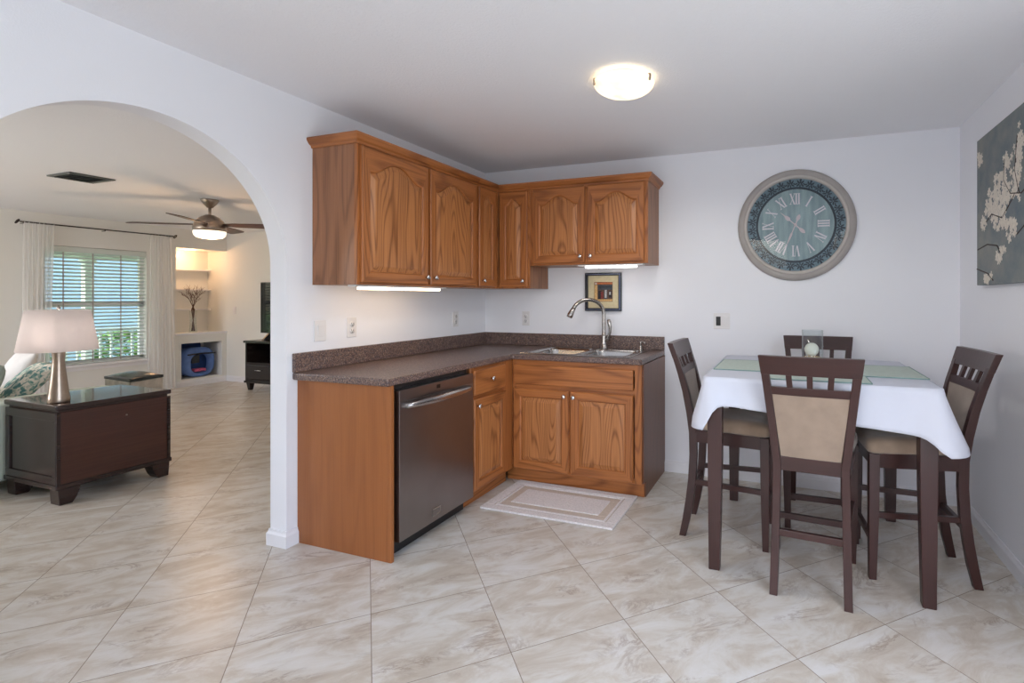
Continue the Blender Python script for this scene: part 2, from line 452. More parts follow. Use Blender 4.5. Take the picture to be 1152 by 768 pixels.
def bbx(bm, x0, x1, y0, y1, z0, z1, b=0.004, seg=2, mi=0):
    t = bmesh.new()
    bx(t, x0, x1, y0, y1, z0, z1)
    b = min(b, 0.45*min(x1-x0, y1-y0, z1-z0))
    bmesh.ops.bevel(t, geom=list(t.edges), offset=b, segments=seg, affect='EDGES', profile=0.5)
    merge(bm, t, mi)

def merge(bm, t, mi=0, mtx=None):
    if mtx is not None: t.transform(mtx)
    mp = {}
    for v in t.verts: mp[v] = bm.verts.new(v.co)
    out = []
    for f in t.faces:
        try:
            nf = bm.faces.new([mp[v] for v in f.verts])
            nf.material_index = mi if mi else f.material_index
            nf.smooth = f.smooth
            out.append(nf)
        except ValueError: pass
    t.free()
    return list(mp.values())

def lathe(bm, prof, n=32, c=(0, 0, 0), mi=0, cap=True, smooth=True):
    rings = []
    for r, z in prof:
        if r < 1e-6:
            rings.append([bm.verts.new((c[0], c[1], c[2]+z))])
        else:
            rings.append([bm.verts.new((c[0]+r*math.cos(2*PI*i/n), c[1]+r*math.sin(2*PI*i/n), c[2]+z)) for i in range(n)])
    for a, b in zip(rings[:-1], rings[1:]):
        for i in range(n):
            j = (i+1) % n
            if len(a) == 1 and len(b) == 1: continue
            if len(a) == 1: f = bm.faces.new((a[0], b[i], b[j]))
            elif len(b) == 1: f = bm.faces.new((a[i], a[j], b[0]))
            else: f = bm.faces.new((a[i], a[j], b[j], b[i]))
            f.material_index = mi; f.smooth = smooth
    if cap:
        for r in (rings[0], rings[-1]):
            if len(r) > 2:
                f = bm.faces.new(r); f.material_index = mi
    return [v for r in rings for v in r]

def tube(bm, pts, rad, n=10, mi=0, cap=True):
    pts = [Vector(p) for p in pts]
    rs = rad if isinstance(rad, (list, tuple)) else [rad]*len(pts)
    rings = []
    up = Vector((0, 0, 1))
    prev = None
    for i, p in enumerate(pts):
        d = (pts[min(i+1, len(pts)-1)] - pts[max(i-1, 0)]).normalized()
        if prev is None:
            a = d.cross(up)
            if a.length < 0.05: a = d.cross(Vector((1, 0, 0)))
            a.normalize()
        else:
            a = (prev - d*prev.dot(d)).normalized()
        b = d.cross(a).normalized(); prev = a
        rings.append([bm.verts.new(p + (a*math.cos(2*PI*k/n) + b*math.sin(2*PI*k/n))*rs[i]) for k in range(n)])
    for r0, r1 in zip(rings[:-1], rings[1:]):
        for k in range(n):
            f = bm.faces.new((r0[k], r0[(k+1) % n], r1[(k+1) % n], r1[k])); f.smooth = True; f.material_index = mi
    if cap:
        for r in (rings[0], rings[-1]):
            f = bm.faces.new(r); f.material_index = mi

def sweep(bm, pts, wx, wy, mi=0):
    """square section bar along points; section stays level in x and y (wx, wy may be lists)"""
    n = len(pts)
    wx = wx if isinstance(wx, (list, tuple)) else [wx]*n
    wy = wy if isinstance(wy, (list, tuple)) else [wy]*n
    rings = []
    for (x, y, z), a, b in zip(pts, wx, wy):
        rings.append([bm.verts.new((x+sx*a/2, y+sy*b/2, z)) for sx, sy in ((-1, -1), (1, -1), (1, 1), (-1, 1))])
    for r0, r1 in zip(rings[:-1], rings[1:]):
        for k in range(4):
            f = bm.faces.new((r0[k], r0[(k+1) % 4], r1[(k+1) % 4], r1[k])); f.material_index = mi
    bm.faces.new(rings[0]); bm.faces.new(rings[-1])

def prism(bm, poly, axis, a, b, mi=0):
    """extrude a 2D polygon along axis from a to b; poly coords are the two other axes in xyz order"""
    def P(p, t):
        if axis == 'x': return (t, p[0], p[1])
        if axis == 'y': return (p[0], t, p[1])
        return (p[0], p[1], t)
    A = [bm.verts.new(P(p, a)) for p in poly]; B = [bm.verts.new(P(p, b)) for p in poly]
    n = len(poly)
    for i in range(n):
        f = bm.faces.new((A[i], A[(i+1) % n], B[(i+1) % n], B[i])); f.material_index = mi
    f = bm.faces.new(A); f.material_index = mi
    f = bm.faces.new(B); f.material_index = mi

def cells(bm, xs, ys, keep, z0, z1):
    """slab made of the grid cells for which keep(cx, cy)"""
    V = {}
    def v(i, j, z):
        k = (i, j, z)
        if k not in V: V[k] = bm.verts.new((xs[i], ys[j], z))
        return V[k]
    nx, ny = len(xs)-1, len(ys)-1
    K = {(i, j) for i in range(nx) for j in range(ny) if keep((xs[i]+xs[i+1])/2, (ys[j]+ys[j+1])/2)}
    for i, j in K:
        bm.faces.new((v(i, j, z1), v(i+1, j, z1), v(i+1, j+1, z1), v(i, j+1, z1)))
        bm.faces.new((v(i, j, z0), v(i, j+1, z0), v(i+1, j+1, z0), v(i+1, j, z0)))
        for di, dj, a, b in ((-1, 0, (i, j), (i, j+1)), (1, 0, (i+1, j), (i+1, j+1)), (0, -1, (i, j), (i+1, j)), (0, 1, (i, j+1), (i+1, j+1))):
            if (i+di, j+dj) not in K:
                bm.faces.new((v(a[0], a[1], z0), v(b[0], b[1], z0), v(b[0], b[1], z1), v(a[0], a[1], z1)))

def obj(name, bm, mats, parent=None, world=False, bevel=0.0, smooth=False, seg=2, label=None):
    if world and parent is not None:
        bmesh.ops.translate(bm, vec=-Vector(parent_loc(parent)), verts=bm.verts)
    bmesh.ops.recalc_face_normals(bm, faces=bm.faces)
    me = bpy.data.meshes.new(name)
    bm.to_mesh(me); bm.free()
    for m in (mats if isinstance(mats, (list, tuple)) else [mats]): me.materials.append(m)
    if smooth:
        for p in me.polygons: p.use_smooth = True
    o = bpy.data.objects.new(name, me)
    COL.objects.link(o)
    if parent is not None: o.parent = parent
    if bevel:
        md = o.modifiers.new('bevel', 'BEVEL'); md.width = bevel; md.segments = seg; md.limit_method = 'ANGLE'; md.angle_limit = math.radians(35)
    if label: o['label'] = label
    return o

def parent_loc(p):
    l = Vector((0, 0, 0))
    while p is not None:
        l += Vector(p.location); p = p.parent
    return l

def thing(name, label, cat, loc=(0, 0, 0), rz=0.0, group=None):
    o = bpy.data.objects.new(name, None); COL.objects.link(o)
    o.empty_display_size = 0.1
    o.location = loc; o.rotation_euler = (0, 0, rz)
    o['label'] = label; o['category'] = cat
    if group: o['group'] = group
    return o

def tag(o, label, cat, group=None, kind=None):
    o['label'] = label; o['category'] = cat
    if group: o['group'] = group
    if kind: o['kind'] = kind
    return o

def struct(name, bm, m, label=None, **k):
    o = obj(name, bm, m, **k); o['kind'] = 'structure'
    if label: o['label'] = label
    return o

def dup(root, loc, rz, label, group=None):
    r = root.copy(); COL.objects.link(r); r.location = loc; r.rotation_euler = (0, 0, rz); r['label'] = label
    if group: r['group'] = group
    for ch in list(root.children):
        c = ch.copy(); COL.objects.link(c); c.parent = r
        for g in list(ch.children):
            d = g.copy(); COL.objects.link(d); d.parent = c
    return r

# ------------------------------------------------------------------ setting
W, H = 3.483, 2.388          # kitchen width, ceiling
XL, YT, HL = -5.882, 1.721, 2.32   # living room window wall, far wall, ceiling
TH = 0.1185
YR = -5.6                    # wall behind the camera
YS = -4.6                    # living room near wall

b = BM(); bx(b, XL-0.6, W+0.1, YR-0.1, YT+0.1, -0.12, 0.0); struct('floor', b, M_floor, 'cream travertine look floor tiles laid on the diagonal')
b = BM(); bx(b, -TH, W+0.1, YR-0.1, 0.1, H, H+0.1); struct('ceiling', b, M_ceil, 'textured white kitchen ceiling')
b = BM(); bx(b, XL-0.6, -TH, YS-0.1, YT+0.1, HL, HL+0.17); struct('ceiling_living', b, M_ceil, 'textured living room ceiling')
b = BM(); bx(b, 0, W+0.1, 0, 0.1, 0, H); struct('wall_back', b, M_wall, 'white kitchen wall behind sink and table')
b = BM(); bx(b, W, W+0.1, -2.25, 0, 0, H); bx(b, W, W+0.1, YR-0.1, -4.65, 0, H); bx(b, W, W+0.1, -4.65, -2.25, 2.1, H); struct('wall_right', b, M_wall, 'white wall with the blossom canvas')  # opening near the camera is added, out of view, for the right fill light

# left wall with the arched opening
YC, AA, AB, Z0, NN = -2.470, 0.608, 0.608, 1.482, 2.0
YJ = YC + AA                 # right jamb  (-1.862)
def arch_z(y):
    t = min(1.0, abs((y-YC)/AA))
    return Z0 + AB*(1 - t**NN)**(1/NN)
b = BM()
bx(b, -TH, 0, YJ, YT+0.1, 0, H)
bx(b, -TH, 0, YR-0.1, YC-AA, 0, H)
N = 64
ys = [YC - AA*math.cos(PI*i/N) for i in range(N+1)]
for side in (-TH, 0):
    vb = [b.verts.new((side, y, arch_z(y))) for y in ys]; vt = [b.verts.new((side, y, H)) for y in ys]
    for i in range(N): b.faces.new((vb[i], vb[i+1], vt[i+1], vt[i]))
va = [b.verts.new((-TH, y, arch_z(y))) for y in ys]; vb = [b.verts.new((0, y, arch_z(y))) for y in ys]
for i in range(N):
    f = b.faces.new((va[i], va[i+1], vb[i+1], vb[i])); f.smooth = True
vt0 = [b.verts.new((s, y, H)) for s in (-TH, 0) for y in (ys[0], ys[-1])]
b.faces.new((vt0[0], vt0[1], vt0[3], vt0[2]))
struct('wall_left', b, M_wall, 'white wall with a round topped archway to the living room')

# rear of kitchen: unseen wall, its opening added for a fill light
b = BM()
bx(b, -TH, 0.9, YR-0.1, YR, 0, H); bx(b, 2.3, W+0.1, YR-0.1, YR, 0, H); bx(b, 0.9, 2.3, YR-0.1, YR, 2.1, H); bx(b, 0.9, 2.3, YR-0.1, YR, 0, 1.0)
struct('wall_front', b, M_wall)
# living room shell
WY0, WY1, WZ0, WZ1 = -0.40, 0.645, 0.47, 1.945
b = BM()
bx(b, XL-0.12, XL, YS-0.1, WY0, 0, HL); bx(b, XL-0.12, XL, WY1, 1.01, 0, HL)
bx(b, XL-0.12, XL, WY0, WY1, 0, WZ0); bx(b, XL-0.12, XL, WY0, WY1, WZ1, HL)
# built in niche and hearth opening at the right end of the window wall
bx(b, XL-0.12, XL, 1.01, YT+0.1, 2.042, HL)                    # header
bx(b, XL-0.12, XL, 1.01, 1.08, 0, 0.775); bx(b, XL-0.12, XL, 1.647, YT+0.1, 0, 0.775)
bx(b, XL-0.12, XL, 1.08, 1.647, 0, 0.108); bx(b, XL-0.12, XL, 1.08, 1.647, 0.634, 0.775)
bx(b, XL-0.55, XL-0.12, 0.93, 1.01, 0, HL)                      # niche left cheek
bx(b, XL-0.55, XL-0.45, 0.93, YT+0.1, 0, HL)                    # niche back
bx(b, XL-0.45, XL-0.12, 1.01, YT+0.1, 0.74, 0.775)              # niche floor
bx(b, XL-0.45, XL-0.12, 1.01, YT+0.1, 0, 0.10)
bx(b, XL-0.45, XL-0.12, 1.01, YT+0.1, 2.042, 2.1)
bx(b, XL-0.45, XL-0.12, 1.66, YT+0.1, 0.10, 0.74)
struct('wall_window', b, M_wall_lr, 'living room wall with window, niche and hearth opening')
b = BM(); bx(b, XL-0.45, -TH, YT, YT+0.1, 0, HL); struct('wall_far', b, M_wall_lr, 'living room end wall behind the television')
b = BM()
bx(b, XL-0.12, -5.0, YS-0.1, YS, 0, HL); bx(b, -3.4, -TH, YS-0.1, YS, 0, HL); bx(b, -5.0, -3.4, YS-0.1, YS, 2.12, HL); bx(b, -5.0, -3.4, YS-0.1, YS, 0, 0.88)
struct('wall_near', b, M_wall_lr)  # unseen near wall, opening added for the living room fill light
b = BM()
for z in (1.134, 1.442, 1.75): bx(b, XL-0.45, XL-0.36, 1.01, YT, z-0.02, z)
struct('trim_1', b, M_trim, 'thin white shelves across the back of the niche')
b = BM(); bbx(b, XL-0.1, XL+0.014, 1.0, YT, 0.755, 0.786, 0.004); struct('trim_2', b, M_trim, 'white ledge of the niche')

def base_prof(t=0.014, h=0.085): return [(0, 0), (t, 0), (t, h*0.72), (t*0.55, h*0.86), (t*0.4, h), (0, h)]
b = BM()
prism(b, [(-p[0], p[1]) for p in base_prof()], 'x', 1.585, W) ; struct('baseboard_back', b, M_trim, 'white baseboard behind the table')
b = BM(); prism(b, [(W-p[0], p[1]) for p in base_prof()], 'y', -2.25, 0); struct('baseboard_right', b, M_trim, 'white baseboard under the canvas wall')
b = BM(); rings = []
for (px, py), (nx, ny) in [((0, -1.801), (1, 0)), ((0, YJ), (1, -1)), ((-TH, YJ), (-1, -1)), ((-TH, YT), (-1, 0))]:
    rings.append([b.verts.new((px+nx*o, py+ny*o, z)) for o, z in base_prof()])
for a_, c_ in zip(rings[:-1], rings[1:]):
    for i in range(6): b.faces.new((a_[i], a_[(i+1) % 6], c_[(i+1) % 6], c_[i]))
b.faces.new(rings[0]); b.faces.new(rings[-1])
struct('baseboard_left', b, M_trim, 'white baseboard wrapping the arch pillar')
b = BM()
prism(b, [(XL+p[0], p[1]) for p in base_prof()], 'y', YS, YT)
struct('baseboard_window', b, M_trim)
b = BM(); prism(b, [(YT-p[0], p[1]) for p in base_prof()], 'x', XL, -TH); struct('baseboard_far', b, M_trim)

# window: frame with sashes, pane, sill
b = BM()
xo = XL-0.11
for y0, y1, z0, z1 in ((WY0, WY0+0.045, WZ0, WZ1), (WY1-0.045, WY1, WZ0, WZ1), (WY0, WY1, WZ0, WZ0+0.05), (WY0, WY1, WZ1-0.045, WZ1), (WY0, WY1, 1.19, 1.245)):
    bx(b, xo, xo+0.05, y0, y1, z0, z1)
win = struct('window_1', b, M_trim, 'white double hung living room window')
b = BM(); bx(b, xo+0.02, xo+0.026, WY0+0.045, WY1-0.045, WZ0+0.05, WZ1-0.045); obj('pane', b, M_pane, win)
b = BM(); bbx(b, XL-0.05, XL+0.035, WY0-0.04, WY1+0.04, 0.44, 0.475, 0.005); bx(b, XL, XL+0.012, WY0-0.02, WY1+0.02, 0.395, 0.44); obj('sill', b, M_trim, win)

b = BM()
for y0, y1, z0, z1 in ((-4.65, -4.59, 0, 2.1), (-2.31, -2.25, 0, 2.1), (-4.59, -2.31, 2.04, 2.1), (-4.59, -2.31, 0, 0.03), (-3.49, -3.41, 0.03, 2.04)): bx(b, W-0.01, W+0.06, y0, y1, z0, z1)
struct('added_door_frame', b, M_trim, 'added white sliding door frame around the fill light on the right wall')  # invented door frame, out of view, dressing the right fill light
# ------------------------------------------------------------------ outside the window
b = BM(); bx(b, -40, XL-0.6, -30, 30, -0.15, -0.05); struct('ground_outside', b, M_grass)
b = BM(); bx(b, -8.8, XL-0.6, -3, 5, -0.05, -0.01); struct('floor_porch', b, M_patio)
b = BM(); bx(b, -8.6, XL-0.12, -3, 5, 2.25, 2.33)
for y in (-1.6, -0.6, 0.4, 1.4, 2.4, 3.4): bx(b, -8.6, XL-0.12, y, y+0.06, 2.12, 2.25)
bx(b, -8.6, -8.5, -3, 5, 1.98, 2.25)
struct('ceiling_porch', b, M_porch)
for i, y in enumerate((1.15, 2.9)):
    b = BM(); bbx(b, -8.55, -8.43, y, y+0.12, -0.01, 1.98, 0.006)
    bx(b, -8.57, -8.41, y-0.02, y+0.14, -0.01, 0.1); bx(b, -8.57, -8.41, y-0.02, y+0.14, 1.9, 1.98)
    o = obj('porch_post', b, M_porch)
    tag(o, ('white porch post behind the middle of the window blind', 'white porch post behind the right side of the blind')[i], 'post', 'porch posts outside the window')
b = BM()
bx(b, -8.70, -8.65, -3, 5, 0.72, 0.78); bx(b, -8.70, -8.65, -3, 5, 0.1, 0.15)
for i in range(52): bx(b, -8.685, -8.665, -2.9+i*0.15, -2.87+i*0.15, 0.15, 0.72)
for y in (-3, 5): bx(b, -8.71, -8.64, y-0.03, y+0.03, -0.01, 0.8)
tag(obj('porch_railing', b, M_porch), 'white porch railing seen low through the window blind', 'railing')
b = BM()
bx(b, -15, -12, -2.5, 7.5, -0.05, 2.6)
prism(b, [(-15.4, 2.6), (-11.6, 2.6), (-13.5, 3.7)], 'y', -2.8, 7.8, 1)
hs = tag(obj('neighbour_house', b, [M_house, M_porch]), 'pale blue house wall seen beyond the window blind', 'house')
def leafball(bm, c, r, n, s, rnd):
    for _ in range(n):
        d = Vector((rnd.gauss(0, 1), rnd.gauss(0, 1), rnd.gauss(0, 1))).normalized()
        p = Vector(c) + Vector((d.x*r[0], d.y*r[1], d.z*r[2]))*rnd.uniform(0.75, 1.05)
        q = Matrix.Rotation(rnd.uniform(0, 6.3), 3, 'Z') @ Matrix.Rotation(rnd.uniform(-1.2, 1.2), 3, 'X')
        vs = [bm.verts.new(p + q @ Vector(v)) for v in ((-s, 0, 0), (0, -s*0.5, 0.01), (s, 0, 0), (0, s*0.5, 0.01))]
        bm.faces.new(vs)
rn = random.Random(3)
for k, (y, h) in enumerate(((-1.6, 0.55), (0.6, 0.5), (2.8, 0.6), (5.2, 0.95))):
    b = BM(); leafball(b, (-10.3, y, h*0.5), (0.6, 0.85, h*0.62), 900, 0.07, rn)
    tube(b, [(-10.3, y, -0.05), (-10.3, y+0.02, h*0.6)], 0.03, 6)
    tag(obj('garden_shrub', b, M_leaf), 'leafy green shrub beyond the porch railing outside the window', 'shrub', 'shrubs outside the window')
b = BM()
tube(b, [(-10.4, 9.5, -0.1), (-10.3, 9.4, 1.4), (-10.4, 9.5, 2.6)], [0.12, 0.09, 0.06], 8)
leafball(b, (-10.4, 9.4, 2.9), (1.1, 1.2, 1.0), 1800, 0.09, rn)
tag(obj('garden_tree', b, M_leaf), 'green tree outside at the right of the window', 'tree')

# ------------------------------------------------------------------ kitchen cabinets
def sgn_curve(t):           # cathedral arch, 0 at crown, 1 at shoulder
    t = min(1.0, abs(t)/0.92)
    return (1 - math.cos(PI*t**1.15))/2

def door_mesh(w_, h_, arch=0.0, st=0.058, th=0.02):
    """raised panel door, front at y=-th, back at y=0, from x 0..w_, z 0..h_ ; returns frame bm, panel bm"""
    NT = 28 if arch else 2
    def loop(ins, y, a=1.0):
        x0, x1, z0, z1 = ins, w_-ins, ins, h_-ins
        pts = [(x0, y, z0), (x1, y, z0)]
        for i in range(NT+1):
            s = 1 - 2*i/NT
            x = w_/2 + s*(x1-x0)/2
            z = z1 - (a*arch*sgn_curve(s) if arch else 0)
            pts.append((x, y, z))
        return pts
    def make(bm, loops, fill=True, mats=None):
        R = [[bm.verts.new(p) for p in l] for l in loops]
        n = len(R[0])
        for a, c in zip(R[:-1], R[1:]):
            for i in range(n):
                j = (i+1) % n
                f = bm.faces.new((a[i], a[j], c[j], c[i]))
                f.material_index = 1 if (mats and (i == 0 or 2 <= i < n-1)) else 0
        return R
    fr = BM()
    make(fr, [loop(0, 0, 0), loop(0, -th+0.005, 0), loop(0.005, -th, 0), loop(st-0.006, -th, 1), loop(st, -th+0.004, 1), loop(st+0.003, -th+0.011, 1), loop(st+0.02, -th+0.011, 1)], mats=True)
    bk = [fr.verts.new(p) for p in ((0, 0, 0), (w_, 0, 0), (w_, 0, h_), (0, 0, h_))]
    fr.faces.new(bk)
    pa = BM()
    R = make(pa, [loop(st+0.002, -th+0.0115, 1), loop(st+0.006, -th+0.0095, 1), loop(st+0.032, -th+0.001, 1), loop(st+0.034, -th+0.0005, 1)])
    pa.faces.new(R[-1])
    return fr, pa

def knob(parent, x, z, y=-0.02):
    b = BM()
    lathe(b, [(0.006, 0), (0.005, 0.010), (0.009, 0.014), (0.0145, 0.018), (0.0155, 0.023), (0.012, 0.028), (0.0, 0.0295)], 20)
    b.transform(Matrix.Translation((x, y, z)) @ Matrix.Rotation(PI/2, 4, 'X'))
    return obj('knob', b, M_chrome, parent, smooth=True, label='round polished chrome knob')

def door(parent, name, x, z, w_, h_, arch, kx, kz, y):
    fr, pa = door_mesh(w_, h_, arch, st=min(0.058, w_*0.24))
    d = obj(name, fr, [M_oak, M_oakh], parent)
    d.location = (x, y, z)
    p = obj('panel', pa, M_oakp, d)
    if kx is not None: knob(d, kx, kz)
    return d

def cabinet(name, label, loc, rz, w_, d_, z0, z1, side_l=None, side_r=None, grp=None, toe=False):
    """local frame: front faces -y at y=-d_, back at y=0, x 0..w_"""
    r = thing(name, label, 'cabinet', loc, rz, grp)
    b = BM(); bx(b, 0.0005, w_-0.0005, -d_+0.019, -0.001, z0, z1); obj('body', b, M_oakside if not toe else M_oakshade, r)
    return r
def face_frame(r, w_, d_, z0, z1, bars):
    """bars: list of (x0,x1,z0,z1) rails and stiles"""
    b = BM()
    for x0, x1, a, c in bars: bx(b, x0, x1, -d_, -d_+0.019, a, c, 1 if (x1-x0) > (c-a) else 0)
    return obj('face_frame', b, [M_oak, M_oakh], r, bevel=0.0012, seg=1)

UZ0, UZ1 = 1.383, 2.15
# upper double cabinet over the dishwasher (faces +x)
Y0 = -1.708
r = cabinet('upper_wall_cabinet', 'tall oak wall cabinet with two arched doors on the left wall', (0, Y0, 0), PI/2, 1.10, 0.32, UZ0, UZ1, grp=None)
face_frame(r, 1.10, 0.32, UZ0, UZ1, [(0, 0.04, UZ0, UZ1), (0.535, 0.575, UZ0+.03, UZ1-.03), (1.068, 1.10, UZ0, UZ1), (0.04, 1.068, UZ0, UZ0+0.035), (0.04, 1.068, UZ1-0.04, UZ1)])
door(r, 'door', 0.018, UZ0+0.012, 0.535, 0.735, 0.075, 0.535-0.03, 0.045, -0.3205)
door(r, 'door', 0.572, UZ0+0.012, 0.510, 0.735, 0.075, 0.03, 0.045, -0.3205)
R_TALL = r
# corner cabinet, two narrow doors meeting at the inner corner
r = thing('corner_wall_cabinet', 'L shaped oak corner wall cabinet with two narrow doors', 'cabinet', (0, 0, 0))
b = BM(); cells(b, [0.001, 0.30, 0.604], [-0.6075, -0.30, -0.001], lambda x, y: x < 0.30 or y > -0.30, UZ0, UZ1); obj('body', b, M_oakside, r)
b = BM()
bx(b, 0.30, 0.32, -0.6075, -0.575, UZ0, UZ1); bx(b, 0.30, 0.32, -0.575, -0.30, UZ0, UZ0+0.03); bx(b, 0.30, 0.32, -0.575, -0.30, UZ1-0.035, UZ1)
bx(b, 0.30, 0.332, -0.332, -0.30, UZ0, UZ1)
bx(b, 0.575, 0.604, -0.32, -0.30, UZ0, UZ1); bx(b, 0.32, 0.575, -0.32, -0.30, UZ0, UZ0+0.03); bx(b, 0.32, 0.575, -0.32, -0.30, UZ1-0.035, UZ1)
obj('face_frame', b, M_oak, r, bevel=0.0012, seg=1)
d = door(r, 'door', 0, UZ0+0.012, 0.236, 0.735, 0.045, 0.04, 0.045, 0); d.location = (0.3205, -0.596, UZ0+0.012); d.rotation_euler = (0, 0, PI/2)
R_CORNER = r
d = door(r, 'door', 0.346, UZ0+0.012, 0.246, 0.735, 0.05, 0.246-0.03, 0.045, -0.3205)
# short cabinet above the sink
SZ0 = 1.556
r = cabinet('short_wall_cabinet', 'short oak wall cabinet with two arched doors above the sink', (0.606, 0, 0), 0, 0.934, 0.32, SZ0, UZ1)
face_frame(r, 0.934, 0.32, SZ0, UZ1, [(0, 0.04, SZ0, UZ1), (0.45, 0.49, SZ0+.03, UZ1-.03), (0.894, 0.934, SZ0, UZ1), (0.04, 0.894, SZ0, SZ0+0.03), (0.04, 0.894, UZ1-0.04, UZ1)])
door(r, 'door', 0.036, SZ0+0.014, 0.424, 0.56, 0.065, 0.424-0.03, 0.045, -0.3205)
door(r, 'door', 0.482, SZ0+0.014, 0.430, 0.56, 0.065, 0.03, 0.045, -0.3205)
R_SHORT = r
# crown moulding, one mitred length on each cabinet
prof = [(0.0, 0.0), (0.006, 0.0), (0.010, 0.012), (0.022, 0.020), (0.032, 0.034), (0.036, 0.040), (0.036, 0.052), (0.0, 0.052)]
def crown(root, path, lengthwise):
    """path of (point, mitre direction); lengthwise lists the segments running along world y"""
    b = BM(); rings = []
    for (px, py), (nx, ny) in path: rings.append([b.verts.new((px+nx*o, py+ny*o, UZ1-0.014+z)) for o, z in prof])
    for k, (a, c) in enumerate(zip(rings[:-1], rings[1:])):
        for i in range(len(prof)):
            f = b.faces.new((a[i], a[(i+1) % len(prof)], c[(i+1) % len(prof)], c[i])); f.material_index = 1 if k in lengthwise else 0
    b.faces.new(rings[0]); b.faces.new(rings[-1])
    if abs(root.rotation_euler.z) > 0.1:
        b.transform(Matrix.Rotation(-root.rotation_euler.z, 4, 'Z') @ Matrix.Translation(-Vector(root.location)))
        obj('crown_moulding', b, [M_oaky, M_oakh], root)
    else:
        obj('crown_moulding', b, [M_oakh, M_oaky], root, world=True)
crown(R_TALL, [((0, Y0), (0, -1)), ((0.32, Y0), (1, -1)), ((0.32, -0.609), (1, 0))], (1,))
crown(R_CORNER, [((0.32, -0.607), (1, 0)), ((0.32, -0.32), (1, -1)), ((0.604, -0.32), (0, -1))], (0,))
crown(R_SHORT, [((0.6065, -0.32), (0, -1)), ((1.54, -0.32), (1, -1)), ((1.54, -0.001), (1, 0))], (1,))

# base cabinets
r = cabinet('base_drawer_cabinet', 'oak base cabinet with one drawer and door beside the dishwasher', (0, -1.118, 0), PI/2, 0.50, 0.61, 0.10, 0.875)
face_frame(r, 0.50, 0.625, 0.10, 0.875, [(0, 0.035, 0.10, 0.875), (0.375, 0.508, 0.10, 0.875), (0.035, 0.375, 0.10, 0.13), (0.035, 0.375, 0.665, 0.71), (0.035, 0.375, 0.845, 0.875)])
b = BM(); bx(b, 0, 0.515, -0.565, -0.55, 0, 0.10); obj('toe_kick', b, M_oakh, r)
door(r, 'door', 0.012, 0.108, 0.378, 0.567, 0, 0.03, 0.567-0.04, -0.6255)
b = BM(); bbx(b, 0, 0.366, -0.02, 0, 0, 0.155, 0.007, 3)
d = obj('drawer', b, M_oakh, r); d.location = (0.014, -0.6255, 0.702); knob(d, 0.183, 0.085)

r = thing('sink_base_cabinet', 'oak sink base cabinet with two doors and a false front', 'cabinet', (0.625, 0, 0))
b = BM(); bx(b, 0.001, 0.953, -0.592, -0.001, 0.10, 0.70); obj('body', b, M_oakshade, r)
face_frame(r, 0.935, 0.611, 0.10, 0.875, [(0.0005, 0.03, 0.10, 0.875), (0.905, 0.953, 0.10, 0.875), (0.03, 0.905, 0.10, 0.13), (0.03, 0.905, 0.665, 0.72), (0.03, 0.905, 0.835, 0.875), (0.42, 0.47, 0.13, 0.665)])
door(r, 'door', 0.018, 0.112, 0.424, 0.563, 0, 0.424-0.028, 0.563-0.035, -0.6115)
door(r, 'door', 0.456, 0.112, 0.444, 0.563, 0, 0.028, 0.563-0.035, -0.6115)
b = BM(); bbx(b, 0.018, 0.900, -0.6315, -0.6115, 0.705, 0.842, 0.007, 3); obj('false_drawer_front', b, M_oakh, r)
b = BM(); bx(b, -0.074, 0.953, -0.555, -0.54, 0, 0.10); obj('toe_kick', b, M_oakh, r)
b = BM(); prism(b, [(-0.592, 0.10), (-0.545, 0.10), (-0.545, 0.0), (0.0, 0.0), (0.0, 0.875), (-0.592, 0.875)], 'x', 0.9535, 0.962); obj('side_panel', b, M_oakshade, r)

b = BM(); bx(b, 0.001, 0.612, -1.800, -1.782, 0, 0.875); bx(b, 0.612, 0.634, -1.800, -1.780, 0, 0.875)
tag(obj('cabinet_end_panel', b, M_oakpanel, bevel=0.001, seg=1), 'plain oak end panel at the near side of the dishwasher', 'cabinet panel')

# ------------------------------------------------------------------ dishwasher
r = thing('dishwasher', 'dark stainless dishwasher with an arched bar handle', 'dishwasher', (0.3, -1.45, 0))
b = BM(); bx(b, 0.03, 0.60, -1.765, -1.128, 0.10, 0.868); obj('tub_housing', b, M_blackpl, r, world=True)
b = BM(); bx(b, 0.50, 0.575, -1.775, -1.125, 0.0, 0.10); obj('kick_plate', b, M_blackpl, r, world=True)
b = BM(); bbx(b, 0.601, 0.6515, -1.762, -1.130, 0.088, 0.7865, 0.0012); dd = obj('door', b, M_dw, r, world=True)
b = BM(); bx(b, 0.6525, 0.6545, -1.515, -1.445, 0.118, 0.160); bd = obj('badge', b, M_dwh, dd, world=True)
b = BM(); bx(b, 0.6525, 0.6555, -1.509, -1.451, 0.124, 0.154); obj('badge_face', b, M_dw, dd, world=True)
b = BM()
bbx(b, 0.601, 0.6505, -1.762, -1.130, 0.787, 0.846, 0.0012); obj('control_panel', b, M_dw, r, world=True)
b = BM(); bx(b, 0.6507, 0.6517, -1.475, -1.445, 0.812, 0.832); obj('indicator_window', b, M_blackpl, r, world=True)
b = BM()
n = 20
for sgn in range(1):
    rings = []
    for i in range(n+1):
        t = i/n; y = -1.722 + t*0.552
        bow = math.sin(PI*t)
        x = 0.664 + 0.040*bow**0.6
        hh = 0.013 + 0.009*bow; zc = 0.765 + 0.004*bow
        rings.append([b.verts.new((x+dx, y, zc+dz)) for dx, dz in ((-0.008, -hh), (0.005, -hh*0.8), (0.008, 0), (0.005, hh*0.8), (-0.008, hh), (-0.009, 0))])
    for a, c in zip(rings[:-1], rings[1:]):
        for k in range(6):
            f = b.faces.new((a[k], a[(k+1) % 6], c[(k+1) % 6], c[k])); f.smooth = True
    b.faces.new(rings[0]); b.faces.new(rings[-1])
